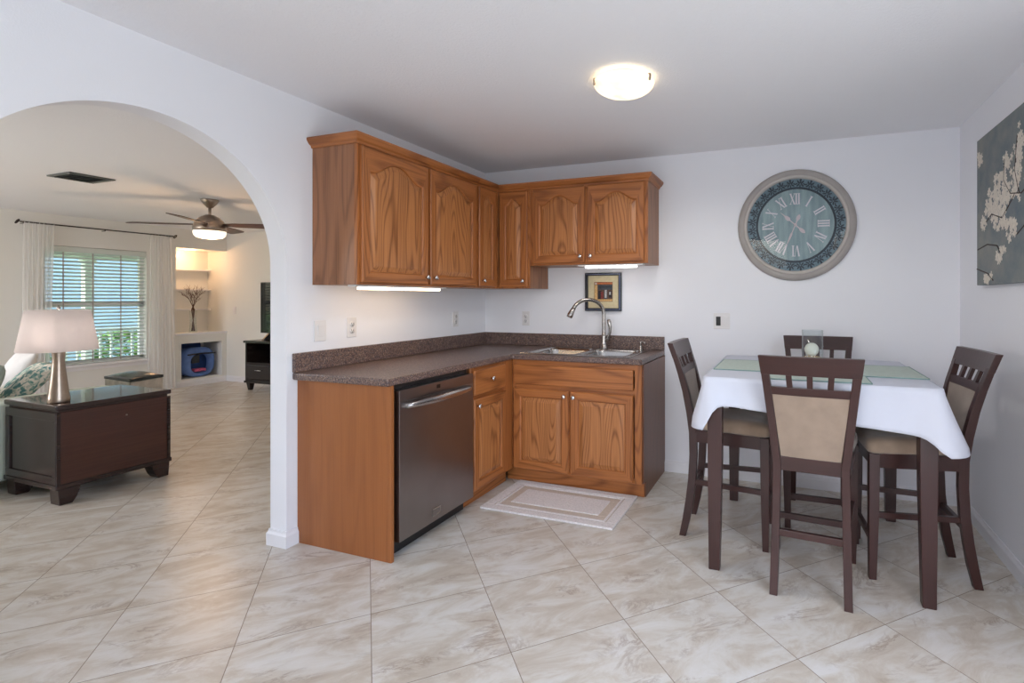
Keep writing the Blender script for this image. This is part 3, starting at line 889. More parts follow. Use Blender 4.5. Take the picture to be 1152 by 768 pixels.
bbx(b, 0.648, 0.667, -1.725, -1.70, 0.755, 0.776, 0.003); bbx(b, 0.648, 0.667, -1.192, -1.167, 0.755, 0.776, 0.003)
obj('handle', b, M_dwh, r, world=True, label='bright steel arched bar handle')

# ------------------------------------------------------------------ countertop, sink, faucet
SX0, SX1, SY0, SY1 = 0.70, 1.455, -0.555, -0.105
r = thing('countertop', 'speckled brown laminate L shaped countertop with backsplash', 'countertop', (0.0, 0.0, 0.876))
b = BM()
cells(b, [0.001, 0.642, SX0, SX1, 1.585], [-1.832, -0.638, SY0, SY1, -0.001], lambda x, y: (x < 0.642 or y > -0.638) and not (SX0 < x < SX1 and SY0 < y < SY1), 0.876, 0.914)
obj('worktop', b, M_counter, r, world=True, bevel=0.008, seg=3)
b = BM(); bx(b, 0.001, 0.02, -1.832, -0.0205, 0.9145, 1.016); obj('backsplash', b, M_counter, r, world=True, bevel=0.004)
b = BM(); bx(b, 0.001, 1.585, -0.02, -0.001, 0.9145, 1.016); obj('backsplash', b, M_counter, r, world=True, bevel=0.004)

r = thing('kitchen_sink', 'stainless double bowl sink set into the countertop', 'sink', (1.08, -0.33, 0.915))
b = BM()
ox0, ox1, oy0, oy1 = 0.672, 1.487, -0.592, -0.062
cells(b, [ox0, 0.715, 1.075, 1.105, 1.44, ox1], [oy0, -0.548, -0.165, oy1], lambda x, y: not (-0.548 < y < -0.165 and (0.715 < x < 1.075 or 1.105 < x < 1.44)), 0.9148, 0.921)
obj('rim', b, M_sink, r, world=True, bevel=0.002)
for nm, x0, x1 in (('left', 0.715, 1.075), ('right', 1.105, 1.44)):
    b = BM()
    def rr(ins, z, n=6, rad=0.06):
        pts = []
        for cx, cy, a0 in ((x1-ins-rad, -0.165-ins-rad, 0), (x0+ins+rad, -0.165-ins-rad, PI/2), (x0+ins+rad, -0.548+ins+rad, PI), (x1-ins-rad, -0.548+ins+rad, 1.5*PI)):
            for i in range(n+1):
                a = a0 + PI/2*i/n; pts.append((cx+rad*math.cos(a), cy+rad*math.sin(a), z))
        return [b.verts.new(p) for p in pts]
    L_ = [rr(-0.012, 0.9212, rad=0.02), rr(0.0, 0.920, rad=0.05), rr(0.006, 0.90), rr(0.012, 0.78), rr(0.03, 0.752), rr(0.08, 0.748)]
    for a, c in zip(L_[:-1], L_[1:]):
        for i in range(len(a)):
            f = b.faces.new((a[i], a[(i+1) % len(a)], c[(i+1) % len(a)], c[i])); f.smooth = True
    b.faces.new(L_[-1])
    bw = obj('basin', b, M_sink, r, world=True)
    b = BM(); lathe(b, [(0.045, 0.0), (0.045, 0.004), (0.036, 0.005), (0.03, 0.001), (0.0, 0.001)], 24, ((x0+x1)/2, -0.35, 0.7485)); obj('drain', b, M_chrome, bw, world=True)

FX, FY = 1.13, -0.10
r = thing('kitchen_faucet', 'tall gooseneck pull down faucet behind the sink', 'faucet', (FX, FY, 0.9215))
b = BM(); lathe(b, [(0.0, 0.0), (0.030, 0.0), (0.030, 0.006), (0.022, 0.012), (0.020, 0.05), (0.0175, 0.09), (0.0155, 0.12)], 24, (FX, FY, 0.9215)); obj('base', b, M_nickel, r, world=True, smooth=True)
dx, dy = -0.185, -0.20
pts = []
for t in [i/10 for i in range(11)]: pts.append((FX, FY, 1.03 + 0.155*t))
for i in range(1, 15):
    a = PI*i/16*1.02
    s = (1-math.cos(a))/2
    pts.append((FX+dx*s*0.98, FY+dy*s*0.98, 1.185 + 0.112*math.sin(a)))
b = BM(); tube(b, pts, 0.0145, 14); obj('spout', b, M_nickel, r, world=True)
e = Vector(pts[-1]); d = (Vector(pts[-1]) - Vector(pts[-2])).normalized()
b = BM(); tube(b, [e-d*0.012, e+d*0.01, e+d*0.045, e+d*0.065], [0.0155, 0.019, 0.0235, 0.021], 14); obj('spray_head', b, M_nickel, r, world=True)
b = BM(); tube(b, [(FX+0.004, FY, 0.97), (FX+0.035, FY-0.004, 1.0), (FX+0.052, FY-0.006, 1.045), (FX+0.054, FY-0.008, 1.09), (FX+0.046, FY-0.01, 1.13), (FX+0.042, FY-0.01, 1.145)], [0.013, 0.012, 0.010, 0.013, 0.016, 0.010], 12); obj('lever_handle', b, M_nickel, r, world=True)

r = thing('soap_dispenser', 'short chrome soap dispenser pump at the sink corner', 'soap dispenser', (1.425, -0.10, 0.9215))
b = BM(); lathe(b, [(0.0, 0.0), (0.018, 0.0), (0.018, 0.004), (0.010, 0.008), (0.010, 0.045), (0.013, 0.048), (0.013, 0.062), (0.0, 0.064)], 18, (1.425, -0.10, 0.9215)); obj('body', b, M_nickel, r, world=True, smooth=True)
b = BM(); tube(b, [(1.425, -0.10, 0.977), (1.45, -0.115, 0.98), (1.468, -0.127, 0.972)], [0.007, 0.006, 0.005], 10); obj('nozzle', b, M_nickel, r, world=True)

# under cabinet lights
def strip(label, x0, x1, y0, y1, zt, along, mt):
    r = thing('under_cabinet_light', label, 'light', ((x0+x1)/2, (y0+y1)/2, zt-0.024), 0, None)
    b = BM(); bbx(b, x0, x1, y0, y1, zt-0.012, zt-0.0005, 0.003); obj('housing', b, M_plate, r, world=True)
    e = 0.055
    if along == 'y': y0 += e; y1 -= e; x0 += 0.006; x1 -= 0.006
    else: x0 += e; x1 -= e; y0 += 0.006; y1 -= 0.006
    b = BM(); bbx(b, x0, x1, y0, y1, zt-0.026, zt-0.0122, 0.006, 3); obj('diffuser', b, mt, r, world=True)
strip('lit strip light under the tall wall cabinet over the dishwasher', 0.235, 0.295, -1.69, -0.92, UZ0, 'y', M_tubew)
strip('lit strip light under the short wall cabinet over the sink', 1.0, 1.50, -0.31, -0.25, SZ0, 'x', M_tube)

# ------------------------------------------------------------------ wall plates (local: face towards -y)
def plate(name, label, cat, loc, rz, w_, h_, kind):
    r = thing(name, label, cat, loc, rz)
    b = BM(); bbx(b, -w_/2, w_/2, -0.006, -0.0005, -h_/2, h_/2, 0.003); obj('cover_plate', b, M_plate, r)
    def rocker(x, m=M_plate):
        b = BM(); prism(b, [(-0.0065, -0.033), (-0.0065, 0.033), (-0.011, 0.033), (-0.008, -0.033)], 'x', x-0.0165, x+0.0165); o = obj('rocker', b, m, r, bevel=0.001, seg=1)
        if m is M_blackpl: o['label'] = 'black rocker switch'
    def recept(x):
        for z in (-0.02, 0.02):
            b = BM(); lathe(b, [(0.0, 0), (0.0165, 0), (0.0165, 0.003), (0.0, 0.003)], 20); b.transform(Matrix.Translation((x, -0.0062, z)) @ Matrix.Rotation(PI/2, 4, 'X'))
            o = obj('receptacle', b, M_plate, r)
            b = BM(); bx(b, x-0.008, x-0.005, -0.0102, -0.0093, z-0.001, z+0.009); bx(b, x+0.005, x+0.008, -0.0102, -0.0093, z-0.001, z+0.007); bx(b, x-0.003, x+0.003, -0.0102, -0.0093, z-0.011, z-0.006)
            obj('slots', b, M_plateslot, o)
    if kind == 'rocker': rocker(0)
    if kind == 'recept': recept(0)
    if kind == 'double': rocker(-0.024, M_blackpl); rocker(0.024)
    return r
plate('light_switch', 'white rocker light switch on the wall nearest the arch', 'light switch', (0, -1.661, 1.126), PI/2, 0.075, 0.118, 'rocker')
plate('power_outlet', 'white power outlet above the counter over the dishwasher', 'outlet', (0, -1.441, 1.134), PI/2, 0.072, 0.118, 'recept')
plate('power_outlet', 'white power outlet on the left wall close to the corner', 'outlet', (0, -0.425, 1.142), PI/2, 0.072, 0.118, 'recept')
plate('power_outlet', 'white power outlet on the back wall left of the faucet', 'outlet', (0.40, 0, 1.138), 0, 0.072, 0.118, 'recept')
plate('light_switch', 'double switch plate with one black rocker below the clock', 'light switch', (2.01, 0, 1.141), 0, 0.118, 0.115, 'double')
plate('light_switch', 'light switch on the living room end wall by the niche', 'light switch', (-5.70, YT, 1.111), 0, 0.075, 0.118, 'rocker')

# ------------------------------------------------------------------ picture behind the faucet
r = thing('framed_picture', 'small black framed street picture hanging behind the faucet', 'picture', (1.0925, 0, 1.206))
b = BM(); bars = ((0.94, 1.245, 1.206, 1.230), (0.94, 1.245, 1.486, 1.509), (0.94, 0.964, 1.230, 1.486), (1.221, 1.245, 1.230, 1.486))
for x0, x1, z0, z1 in bars: bx(b, x0, x1, -0.024, -0.001, z0, z1)
obj('frame', b, M_frame_black, r, world=True, bevel=0.003)
b = BM()
for x0, x1, z0, z1 in ((0.948, 1.237, 1.494, 1.498), (0.948, 1.237, 1.217, 1.220), (1.231, 1.236, 1.22, 1.494)): bx(b, x0, x1, -0.0262, -0.0242, z0, z1)
obj('sheen_line', b, M_frame_sheen, r, world=True)  # bluish sheen of the black frame, painted as thin pale bars
b = BM(); bx(b, 0.964, 1.221, -0.008, -0.0015, 1.230, 1.486); obj('mat_board', b, M_matboard, r, world=True)
cols = [srgb(96, 70, 56), srgb(186, 108, 66), srgb(70, 76, 82), srgb(206, 166, 110), srgb(120, 52, 48), srgb(44, 42, 46), srgb(190, 186, 184)]
PM = [mat('print_colour', c, 0.8, vary=0.3, vscale=90) for c in cols]
b = BM()
x0, z0, S = 1.015, 1.2805, 0.155
def cell(u0, u1, v0, v1, mi, y=-0.0092): bx(b, x0+u0*S, x0+u1*S, y, -0.0082, z0+v0*S, z0+v1*S, mi)
cell(0, 1, 0, 1, 0); cell(0.02, 0.98, 0.88, 0.98, 1, -0.0094); cell(0.02, 0.18, 0.1, 0.85, 3, -0.0094); cell(0.2, 0.98, 0.6, 0.85, 2, -0.0094)
cell(0.22, 0.4, 0.12, 0.55, 5, -0.0094); cell(0.36, 0.5, 0.14, 0.5, 4, -0.0096); cell(0.54, 0.72, 0.14, 0.7, 2, -0.0096); cell(0.78, 0.96, 0.2, 0.55, 5, -0.0094)
cell(0.02, 0.98, 0.02, 0.12, 3, -0.0094); cell(0.58, 0.68, 0.2, 0.6, 6, -0.0098); cell(0.05, 0.14, 0.88, 0.96, 6, -0.0098); cell(0.82, 0.9, 0.35, 0.5, 6, -0.0098); cell(0.24, 0.94, 0.72, 0.76, 5, -0.0098)
obj('print', b, PM, r, world=True)

# ------------------------------------------------------------------ wall clock
CX, CZ, CR = 2.512, 1.815, 0.386
r = thing('wall_clock', 'large round teal wall clock with roman numerals above the table', 'clock', (CX, 0, CZ))
RX = Matrix.Rotation(PI/2, 4, 'X')     # lathe axis z -> -y
def lat(prof, n=96):
    b = BM(); lathe(b, prof, n, cap=False); b.transform(RX); return b
obj('rim', lat([(0.0, 0.002), (CR-0.006, 0.002), (CR, 0.010), (CR-0.004, 0.022), (CR-0.016, 0.030), (CR-0.034, 0.033), (CR-0.04, 0.030), (CR-0.043, 0.032)]), M_clockrim, r, smooth=True)
obj('inner_rim', lat([(CR-0.043, 0.032), (CR-0.046, 0.038), (CR-0.054, 0.040), (CR-0.062, 0.037), (CR-0.066, 0.026), (CR-0.068, 0.018)], 96), M_clockrim2, r, smooth=True)
R1, R2 = CR-0.066, 0.252
obj('patterned_band', lat([(R2, 0.0195), (R1, 0.0195)]), M_clockband, r)
obj('dial', lat([(0.0, 0.020), (R2-0.003, 0.020)]), M_dial, r)
obj('ring_line', lat([(R2-0.005, 0.021), (R2+0.004, 0.0235), (R2+0.010, 0.0200)]), M_clockink, r)
b = BM()
def leafpoly(bm, cx, cz, ang, L, w_, y, M):
    pts = []
    for i in range(12):
        a = 2*PI*i/12
        pts.append((w_*math.sin(a), L*math.cos(a)))
    vs = []
    for x, z in pts:
        xx = cx + x*math.cos(ang) + z*math.sin(ang); zz = cz - x*math.sin(ang) + z*math.cos(ang)
        vs.append(bm.verts.new(M @ Vector((xx, y, zz))))
    bm.faces.new(vs)
for k in range(28):
    a = 2*PI*(k+0.5)/28
    M = Matrix.Rotation(a, 4, 'Y') @ Matrix.Translation((0, 0, (R1+R2)/2+0.003)) @ Matrix.Diagonal((1.3, 1, 1.45, 1))
    leafpoly(b, 0, 0.012, 0, 0.014, 0.005, -0.0205, M)
    for s in (-1, 1):
        leafpoly(b, s*0.010, 0.004, s*0.7, 0.011, 0.0042, -0.0205, M)
        leafpoly(b, s*0.011, -0.010, s*2.2, 0.009, 0.004, -0.0205, M)
        leafpoly(b, s*0.028, -0.006, s*1.3, 0.009, 0.003, -0.0205, M)
    leafpoly(b, 0, -0.014, 0, 0.008, 0.003, -0.0205, M)
obj('band_ornament', b, M_clockink, r)
def stroke(bm, x0, z0, x1, z1, w_, M, y=-0.0222):
    d = Vector((x1-x0, 0, z1-z0)).normalized(); n = Vector((d.z, 0, -d.x))*w_/2
    vs = [bm.verts.new(M @ (Vector((x, y, z))+s)) for x, z, s in ((x0, z0, n), (x1, z1, n), (x1, z1, -n), (x0, z0, -n))]
    bm.faces.new(vs)
def glyph(bm, ch, x, M, h):
    if ch == 'I':
        stroke(bm, x+0.006, -h, x+0.006, h, 0.009, M)
        for z in (-h, h): stroke(bm, x-0.002, z, x+0.014, z, 0.004, M)
        return 0.017
    if ch == 'V':
        stroke(bm, x+0.002, h, x+0.015, -h, 0.009, M); stroke(bm, x+0.029, h, x+0.016, -h, 0.003, M)
        stroke(bm, x-0.004, h, x+0.009, h, 0.004, M); stroke(bm, x+0.024, h, x+0.034, h, 0.004, M)
        return 0.035
    if ch == 'X':
        stroke(bm, x+0.002, h, x+0.028, -h, 0.009, M); stroke(bm, x+0.028, h, x+0.002, -h, 0.003, M)
        for z in (-h, h): stroke(bm, x-0.004, z, x+0.009, z, 0.004, M); stroke(bm, x+0.022, z, x+0.034, z, 0.004, M)
        return 0.034
for k, s in enumerate(('XII', 'I', 'II', 'III', 'IV', 'V', 'VI', 'VII', 'VIII', 'IX', 'X', 'XI')):
    wid = {'I': 0.017, 'V': 0.035, 'X': 0.034}
    tot = sum(wid[c] for c in s)
    M = Matrix.Rotation(2*PI*k/12, 4, 'Y') @ Matrix.Translation((0, 0, 0.180))
    b = BM(); x = -tot/2
    for c in s: x += glyph(b, c, x, M, 0.036)
    obj('numeral', b, M_numeral, r)
def hand(name, ang, L, tail, y, wmax):
    M = Matrix.Rotation(ang, 4, 'Y'); b = BM()
    prof = [(-tail, 0.003), (-tail*0.82, 0.012), (-tail*0.6, 0.012), (-tail*0.4, 0.004), (0, 0.004), (L*0.35, 0.003), (L*0.45, wmax), (L*0.6, wmax*0.9), (L*0.72, 0.004), (L, 0.001)]
    A = [b.verts.new(M @ Vector((w_, y, z))) for z, w_ in prof]; B = [b.verts.new(M @ Vector((-w_, y, z))) for z, w_ in prof]
    C = [b.verts.new(M @ Vector((w_, y-0.002, z))) for z, w_ in prof]; D = [b.verts.new(M @ Vector((-w_, y-0.002, z))) for z, w_ in prof]
    for i in range(len(prof)-1):
        for P, Q in ((A, B), (C, D), (A, C), (B, D)): b.faces.new((P[i], P[i+1], Q[i+1], Q[i]))
    obj(name, b, M_hand, r)
hand('hour_hand', math.radians(-47), 0.130, 0.085, -0.0245, 0.013)
hand('minute_hand', math.radians(202), 0.155, 0.075, -0.0275, 0.007)
obj('hand_hub', lat([(0.0, 0.0325), (0.008, 0.032), (0.010, 0.028), (0.010, 0.0205)], 24), M_hand, r)
obj('glass_cover', lat([(0.0, 0.044), (0.15, 0.0425), (0.26, 0.039), (R1-0.004, 0.0345)]), M_glass, r, smooth=True)

# ------------------------------------------------------------------ canvas on right wall
FXC = 3.448
r = thing('canvas_painting', 'blue grey canvas of white blossom branches on the right wall', 'painting', (3.465, -0.9, 1.38))
b = BM(); bx(b, FXC, W-0.001, -1.40, -0.435, 1.38, 2.175); obj('canvas', b, M_canvas, r, world=True, bevel=0.003)
b = BM()
for pts in ([(-1.40, 1.95), (-1.2, 1.83), (-1.02, 1.78), (-0.90, 1.80), (-0.82, 1.88), (-0.83, 1.98)], [(-0.95, 1.79), (-0.80, 1.70), (-0.66, 1.74), (-0.58, 1.71)], [(-0.45, 1.575), (-0.60, 1.591), (-0.735, 1.571), (-0.78, 1.53)], [(-1.0, 1.78), (-0.95, 1.9), (-0.98, 2.05)], [(-0.44, 1.47), (-0.61, 1.437), (-0.68, 1.40)], [(-1.15, 1.82), (-1.1, 1.65), (-0.97, 1.60)]):
    tube(b, [(FXC, y, z) for y, z in pts], 0.0035, 6)
obj('painted_branches', b, M_twigpaint, r, world=True)
b = BM(); rn = random.Random(11)
clusters = [(-0.466, 2.075, 5, .03), (-0.50, 2.05, 4, .03), (-0.994, 2.017, 14, .07), (-0.98, 1.952, 14, .06), (-0.848, 1.974, 6, .03), (-0.85, 1.94, 5, .03), (-0.817, 1.896, 9, .04), (-0.719, 1.866, 10, .05), (-0.80, 1.79, 34, .10), (-0.70, 1.77, 22, .08), (-0.649, 1.75, 18, .07), (-0.80, 1.70, 22, .08), (-0.93, 1.63, 14, .06), (-0.86, 1.66, 9, .05), (-0.55, 1.70, 8, .05), (-0.60, 1.79, 6, .04), (-0.801, 1.54, 9, .035), (-0.76, 1.507, 8, .035), (-0.61, 1.41, 6, .035), (-0.56, 1.41, 4, .02), (-0.966, 1.874, 12, .05), (-0.952, 1.796, 14, .06), (-1.12, 1.85, 20, .1), (-1.25, 1.9, 20, .1), (-1.15, 1.65, 14, .08), (-0.62, 1.86, 4, .03), (-0.86, 1.82, 12, .06)]
for y, z, n, s in clusters:
    for _ in range(n):
        cy = y + rn.gauss(0, s*0.5); cz = z + rn.gauss(0, s*0.5)
        if not (-1.38 < cy < -0.45 and 1.40 < cz < 2.15): continue
        m_ = 5; a0 = rn.uniform(0, 6.3); ps = rn.uniform(0.008, 0.015)
        for k in range(m_):
            a = a0 + 2*PI*k/m_
            vs = []
            for i in range(7):
                q = 2*PI*i/7
                px = ps*0.9 + ps*math.cos(q); pz = ps*0.55*math.sin(q)
                vs.append(b.verts.new((FXC-0.0012-rn.uniform(0, 0.0012), cy + px*math.cos(a)-pz*math.sin(a), cz + px*math.sin(a)+pz*math.cos(a))))
            b.faces.new(vs)
obj('painted_blossoms', b, M_blossom, r, world=True)

# ------------------------------------------------------------------ ceiling light
LX, LY = 1.716, -1.416
r = thing('ceiling_light', 'lit alabaster bowl flush ceiling light in the kitchen', 'ceiling light', (LX, LY, 2.29))
b = BM(); lathe(b, [(0.0, H-0.001), (0.10, H-0.001), (0.11, H-0.012), (0.10, H-0.03), (0.0, H-0.03)], 40, (LX, LY, 0)); obj('canopy', b, M_trim, r, world=True, smooth=True)
b = BM()
pr_ = []
for i in range(13):
    a = PI/2*i/12
    pr_.append((0.148*math.sin(a), 2.362 - 0.060*math.cos(a)))
lathe(b, pr_ + [(0.150, 2.364), (0.146, 2.366)] + [(x*0.965, z+0.004) for x, z in reversed(pr_)], 48, (LX, LY, 0), cap=False); obj('bowl_shade', b, M_bowl, r, world=True, smooth=True)
for k in range(3):
    a = math.radians((205, 335, 90)[k] + 8)
    b = BM(); cx, cy = LX+0.148*math.cos(a), LY+0.148*math.sin(a)
    bbx(b, -0.008, 0.006, -0.007, 0.007, -0.014, 0.012, 0.003)
    lathe(b, [(0.0, -0.022), (0.006, -0.02), (0.006, -0.012), (0.0, -0.011)], 10)
    b.transform(Matrix.Translation((cx, cy, 2.362)) @ Matrix.Rotation(a, 4, 'Z')); obj('clip', b, M_nickel_warm, r, world=True)
pl = bpy.data.lights.new('bulb', 'SPOT'); pl.energy = 22; pl.spot_size = math.radians(172); pl.spot_blend = 0.35; pl.color = (1.0, 0.985, 0.94); pl.shadow_soft_size = 0.12
po = bpy.data.objects.new('bulb_light', pl); COL.objects.link(po); po.location = (LX, LY, 2.27)

# ------------------------------------------------------------------ counter height table, cloth, settings
TX0, TX1, TY0, TY1, TZ = 2.095, 3.075, -1.325, -0.345, 0.928
r = thing('pub_table', 'square espresso counter height table under a white cloth', 'table', (2.585, -0.835, 0))
b = BM(); bbx(b, TX0, TX1, TY0, TY1, TZ-0.03, TZ, 0.005); obj('tabletop', b, M_espx, r, world=True)
b = BM()
for x0, x1, y0, y1 in ((TX0+.07, TX1-.07, TY0+.03, TY0+.052), (TX0+.07, TX1-.07, TY1-.052, TY1-.03), (TX0+.03, TX0+.052, TY0+.07, TY1-.07), (TX1-.052, TX1-.03, TY0+.07, TY1-.07)):
    bx(b, x0, x1, y0, y1, 0.83, TZ-0.0305)
obj('apron', b, M_espx, r, world=True)
for sx, sy in ((0, 0), (1, 0), (0, 1), (1, 1)):
    cx = (TX0+0.045, TX1-0.045)[sx]; cy = (TY0+0.045, TY1-0.045)[sy]
    ix = (1, -1)[sx]*0.006; iy = (1, -1)[sy]*0.006
    b = BM(); sweep(b, [(cx-ix*0.5, cy-iy*0.5, 0.001), (cx, cy, 0.5), (cx, cy, TZ-0.0305)], [0.052, 0.066, 0.072], [0.052, 0.066, 0.072])
    obj('leg', b, M_esp, r, world=True, bevel=0.003)

# cloth
def cloth():
    bm = BM()
    mrg = 0.008
    x0, x1, y0, y1 = TX0-mrg, TX1+mrg, TY0-mrg, TY1+mrg
    zt = TZ+0.0035
    per = []     # (x, y, nx, ny, side param)
    ns = 44; rc = 0.03
    corners = [(x0, y0), (x1, y0), (x1, y1), (x0, y1)]
    dirs = [(1, 0), (0, 1), (-1, 0), (0, -1)]
    nrm = [(0, -1), (1, 0), (0, 1), (-1, 0)]
    dropc = {0: 0.122, 1: 0.205, 2: 0.17, 3: 0.13}
    for s in range(4):
        c0 = corners[s]; c1 = corners[(s+1) % 4]; d = dirs[s]; n = nrm[s]
        Ls = abs(c1[0]-c0[0]) + abs(c1[1]-c0[1])
        for i in range(ns):
            t = rc/Ls + (1-2*rc/Ls)*i/(ns-1)
            per.append((c0[0]+d[0]*Ls*t, c0[1]+d[1]*Ls*t, n[0], n[1], s, t*Ls, Ls))
        n2 = nrm[(s+1) % 4]
        cc = (c1[0]-d[0]*rc - n[0]*0 + 0, c1[1]-d[1]*rc)
        cen = (c1[0]-d[0]*rc-n[0]*rc, c1[1]-d[1]*rc-n[1]*rc)
        for i in range(1, 6):
            a = PI/2*i/6
            nx = n[0]*math.cos(a)+n2[0]*math.sin(a); ny = n[1]*math.cos(a)+n2[1]*math.sin(a)
            per.append((cen[0]+nx*rc, cen[1]+ny*rc, nx, ny, s, Ls + 0.001*i, Ls))
    n = len(per)
    NR = 10
    rings = []
    def hem(s, u, L):
        a, c = dropc[s], dropc[(s+1) % 4]
        t = min(1, max(0, u/L))
        base = a + (c-a)*t
        cf = {0: (0.12, 0.045), 1: (0.055, 0.05), 2: (0.09, 0.05), 3: (0.12, 0.05)}
        da = max(0, u); db = max(0, L-u)
        base += cf[s][0]*math.exp(-(da/cf[s][1])**2) + cf[(s+1) % 4][0]*math.exp(-(db/cf[(s+1) % 4][1])**2)
        ca = math.exp(-(da/0.075)**2); cb = math.exp(-(db/0.075)**2)
        return base, ca, cb
    bulge = {0: 0.05, 1: 0.085, 2: 0.05, 3: 0.05}
    for k in range(NR+1):
        q = k/NR
        ring = []
        for (x, y, nx, ny, s, u, L) in per:
            dr, ca, cb = hem(s, u, L)
            amp = 0.006*math.sin(u*17 + s*2.1) + 0.004*math.sin(u*31+s)
            flare = 0.012 + amp + bulge[s]*ca + bulge[(s+1) % 4]*cb
            # pinch either side of the corner cone
            da = u; db = L-u
            pinch = -0.022*(math.exp(-((da-0.13)/0.05)**2) + math.exp(-((db-0.13)/0.05)**2))
            off = (flare + max(pinch, -0.010))*q**1.1
            z = zt - 0.006*(1 if k else 0) - (dr-0.006)*q
            ring.append(bm.verts.new((x+nx*max(off, 0.002)*(1 if k else 0), y+ny*max(off, 0.002)*(1 if k else 0), z)))
        rings.append(ring)
    for a, c in zip(rings[:-1], rings[1:]):
        for i in range(n): bm.faces.new((a[i], a[(i+1) % n], c[(i+1) % n], c[i]))
    inner = [bm.verts.new((2.585 + (p[0]-2.585)*0.97, -0.835 + (p[1]+0.835)*0.97, zt+0.0012)) for p in per]
    for i in range(n): bm.faces.new((inner[i], inner[(i+1) % n], rings[0][(i+1) % n], rings[0][i]))
    bm.faces.new(inner)
    for f in bm.faces: f.smooth = True
    return bm
o = obj('tablecloth', cloth(), M_cloth)
md = o.modifiers.new('thick', 'SOLIDIFY'); md.thickness = 0.0015; md.offset = 1
tag(o, 'white cotton tablecloth draped over the counter height table', 'tablecloth')

ZC = TZ + 0.0072
def placemat(label, cx, cy, w_, d_, rz):
    r = thing('placemat', label, 'placemat', (cx, cy, ZC), rz, 'sage green placemats on the white cloth')
    b = BM(); bbx(b, -w_/2, w_/2, -d_/2, d_/2, 0.0, 0.004, 0.0015, 1); obj('fabric', b, M_mat, r)
    b = BM()
    for x0, x1, y0, y1 in ((-w_/2-.002, w_/2+.002, -d_/2-.003, -d_/2), (-w_/2-.002, w_/2+.002, d_/2, d_/2+.003), (-w_/2-.003, -w_/2, -d_/2, d_/2), (w_/2, w_/2+.003, -d_/2, d_/2)): bx(b, x0, x1, y0, y1, 0.0, 0.005)
    obj('edge_binding', b, M_mat_edge, r)
placemat('sage green placemat on the left side of the table', 2.255, -0.86, 0.30, 0.44, 0.0)
placemat('sage green placemat on the right side of the table', 2.935, -0.865, 0.29, 0.44, 0.0)
placemat('sage green placemat at the near side of the table', 2.595, -1.205, 0.44, 0.22, 0.0)
placemat('sage green placemat at the far side of the table', 2.60, -0.475, 0.40, 0.2, 0.0)

r = thing('hurricane_vase', 'clear glass cylinder holding sand and a round candle', 'candle holder', (2.592, -0.85, ZC))
b = BM(); lathe(b, [(0.0, 0.0), (0.052, 0.0), (0.053, 0.004), (0.053, 0.205), (0.0505, 0.205), (0.0505, 0.006), (0.0, 0.006)], 40, (2.592, -0.85, ZC), cap=False); obj('glass_cylinder', b, M_tableglass, r, world=True, smooth=True)
b = BM(); lathe(b, [(0.0, 0.0065), (0.050, 0.0065), (0.050, 0.058), (0.02, 0.066), (0.0, 0.062)], 32, (2.592, -0.85, ZC)); tag(obj('candle_sand', b, M_sand), 'tan sand filling the bottom of the glass cylinder', 'sand', kind='stuff')
r = thing('ball_candle', 'round ivory ball candle inside the glass cylinder', 'candle', (2.588, -0.852, ZC+0.062))
b = BM(); lathe(b, [(0.0, 0.0)] + [(0.036*math.sin(PI*i/14), 0.036-0.036*math.cos(PI*i/14)) for i in range(1, 14)] + [(0.0, 0.071)], 28, (2.588, -0.852, ZC+0.0645)); obj('wax', b, M_candle, r, world=True, smooth=True)
b = BM(); tube(b, [(2.588, -0.852, ZC+0.134), (2.589, -0.852, ZC+0.146)], 0.0012, 6); obj('wick', b, M_twig, r, world=True)

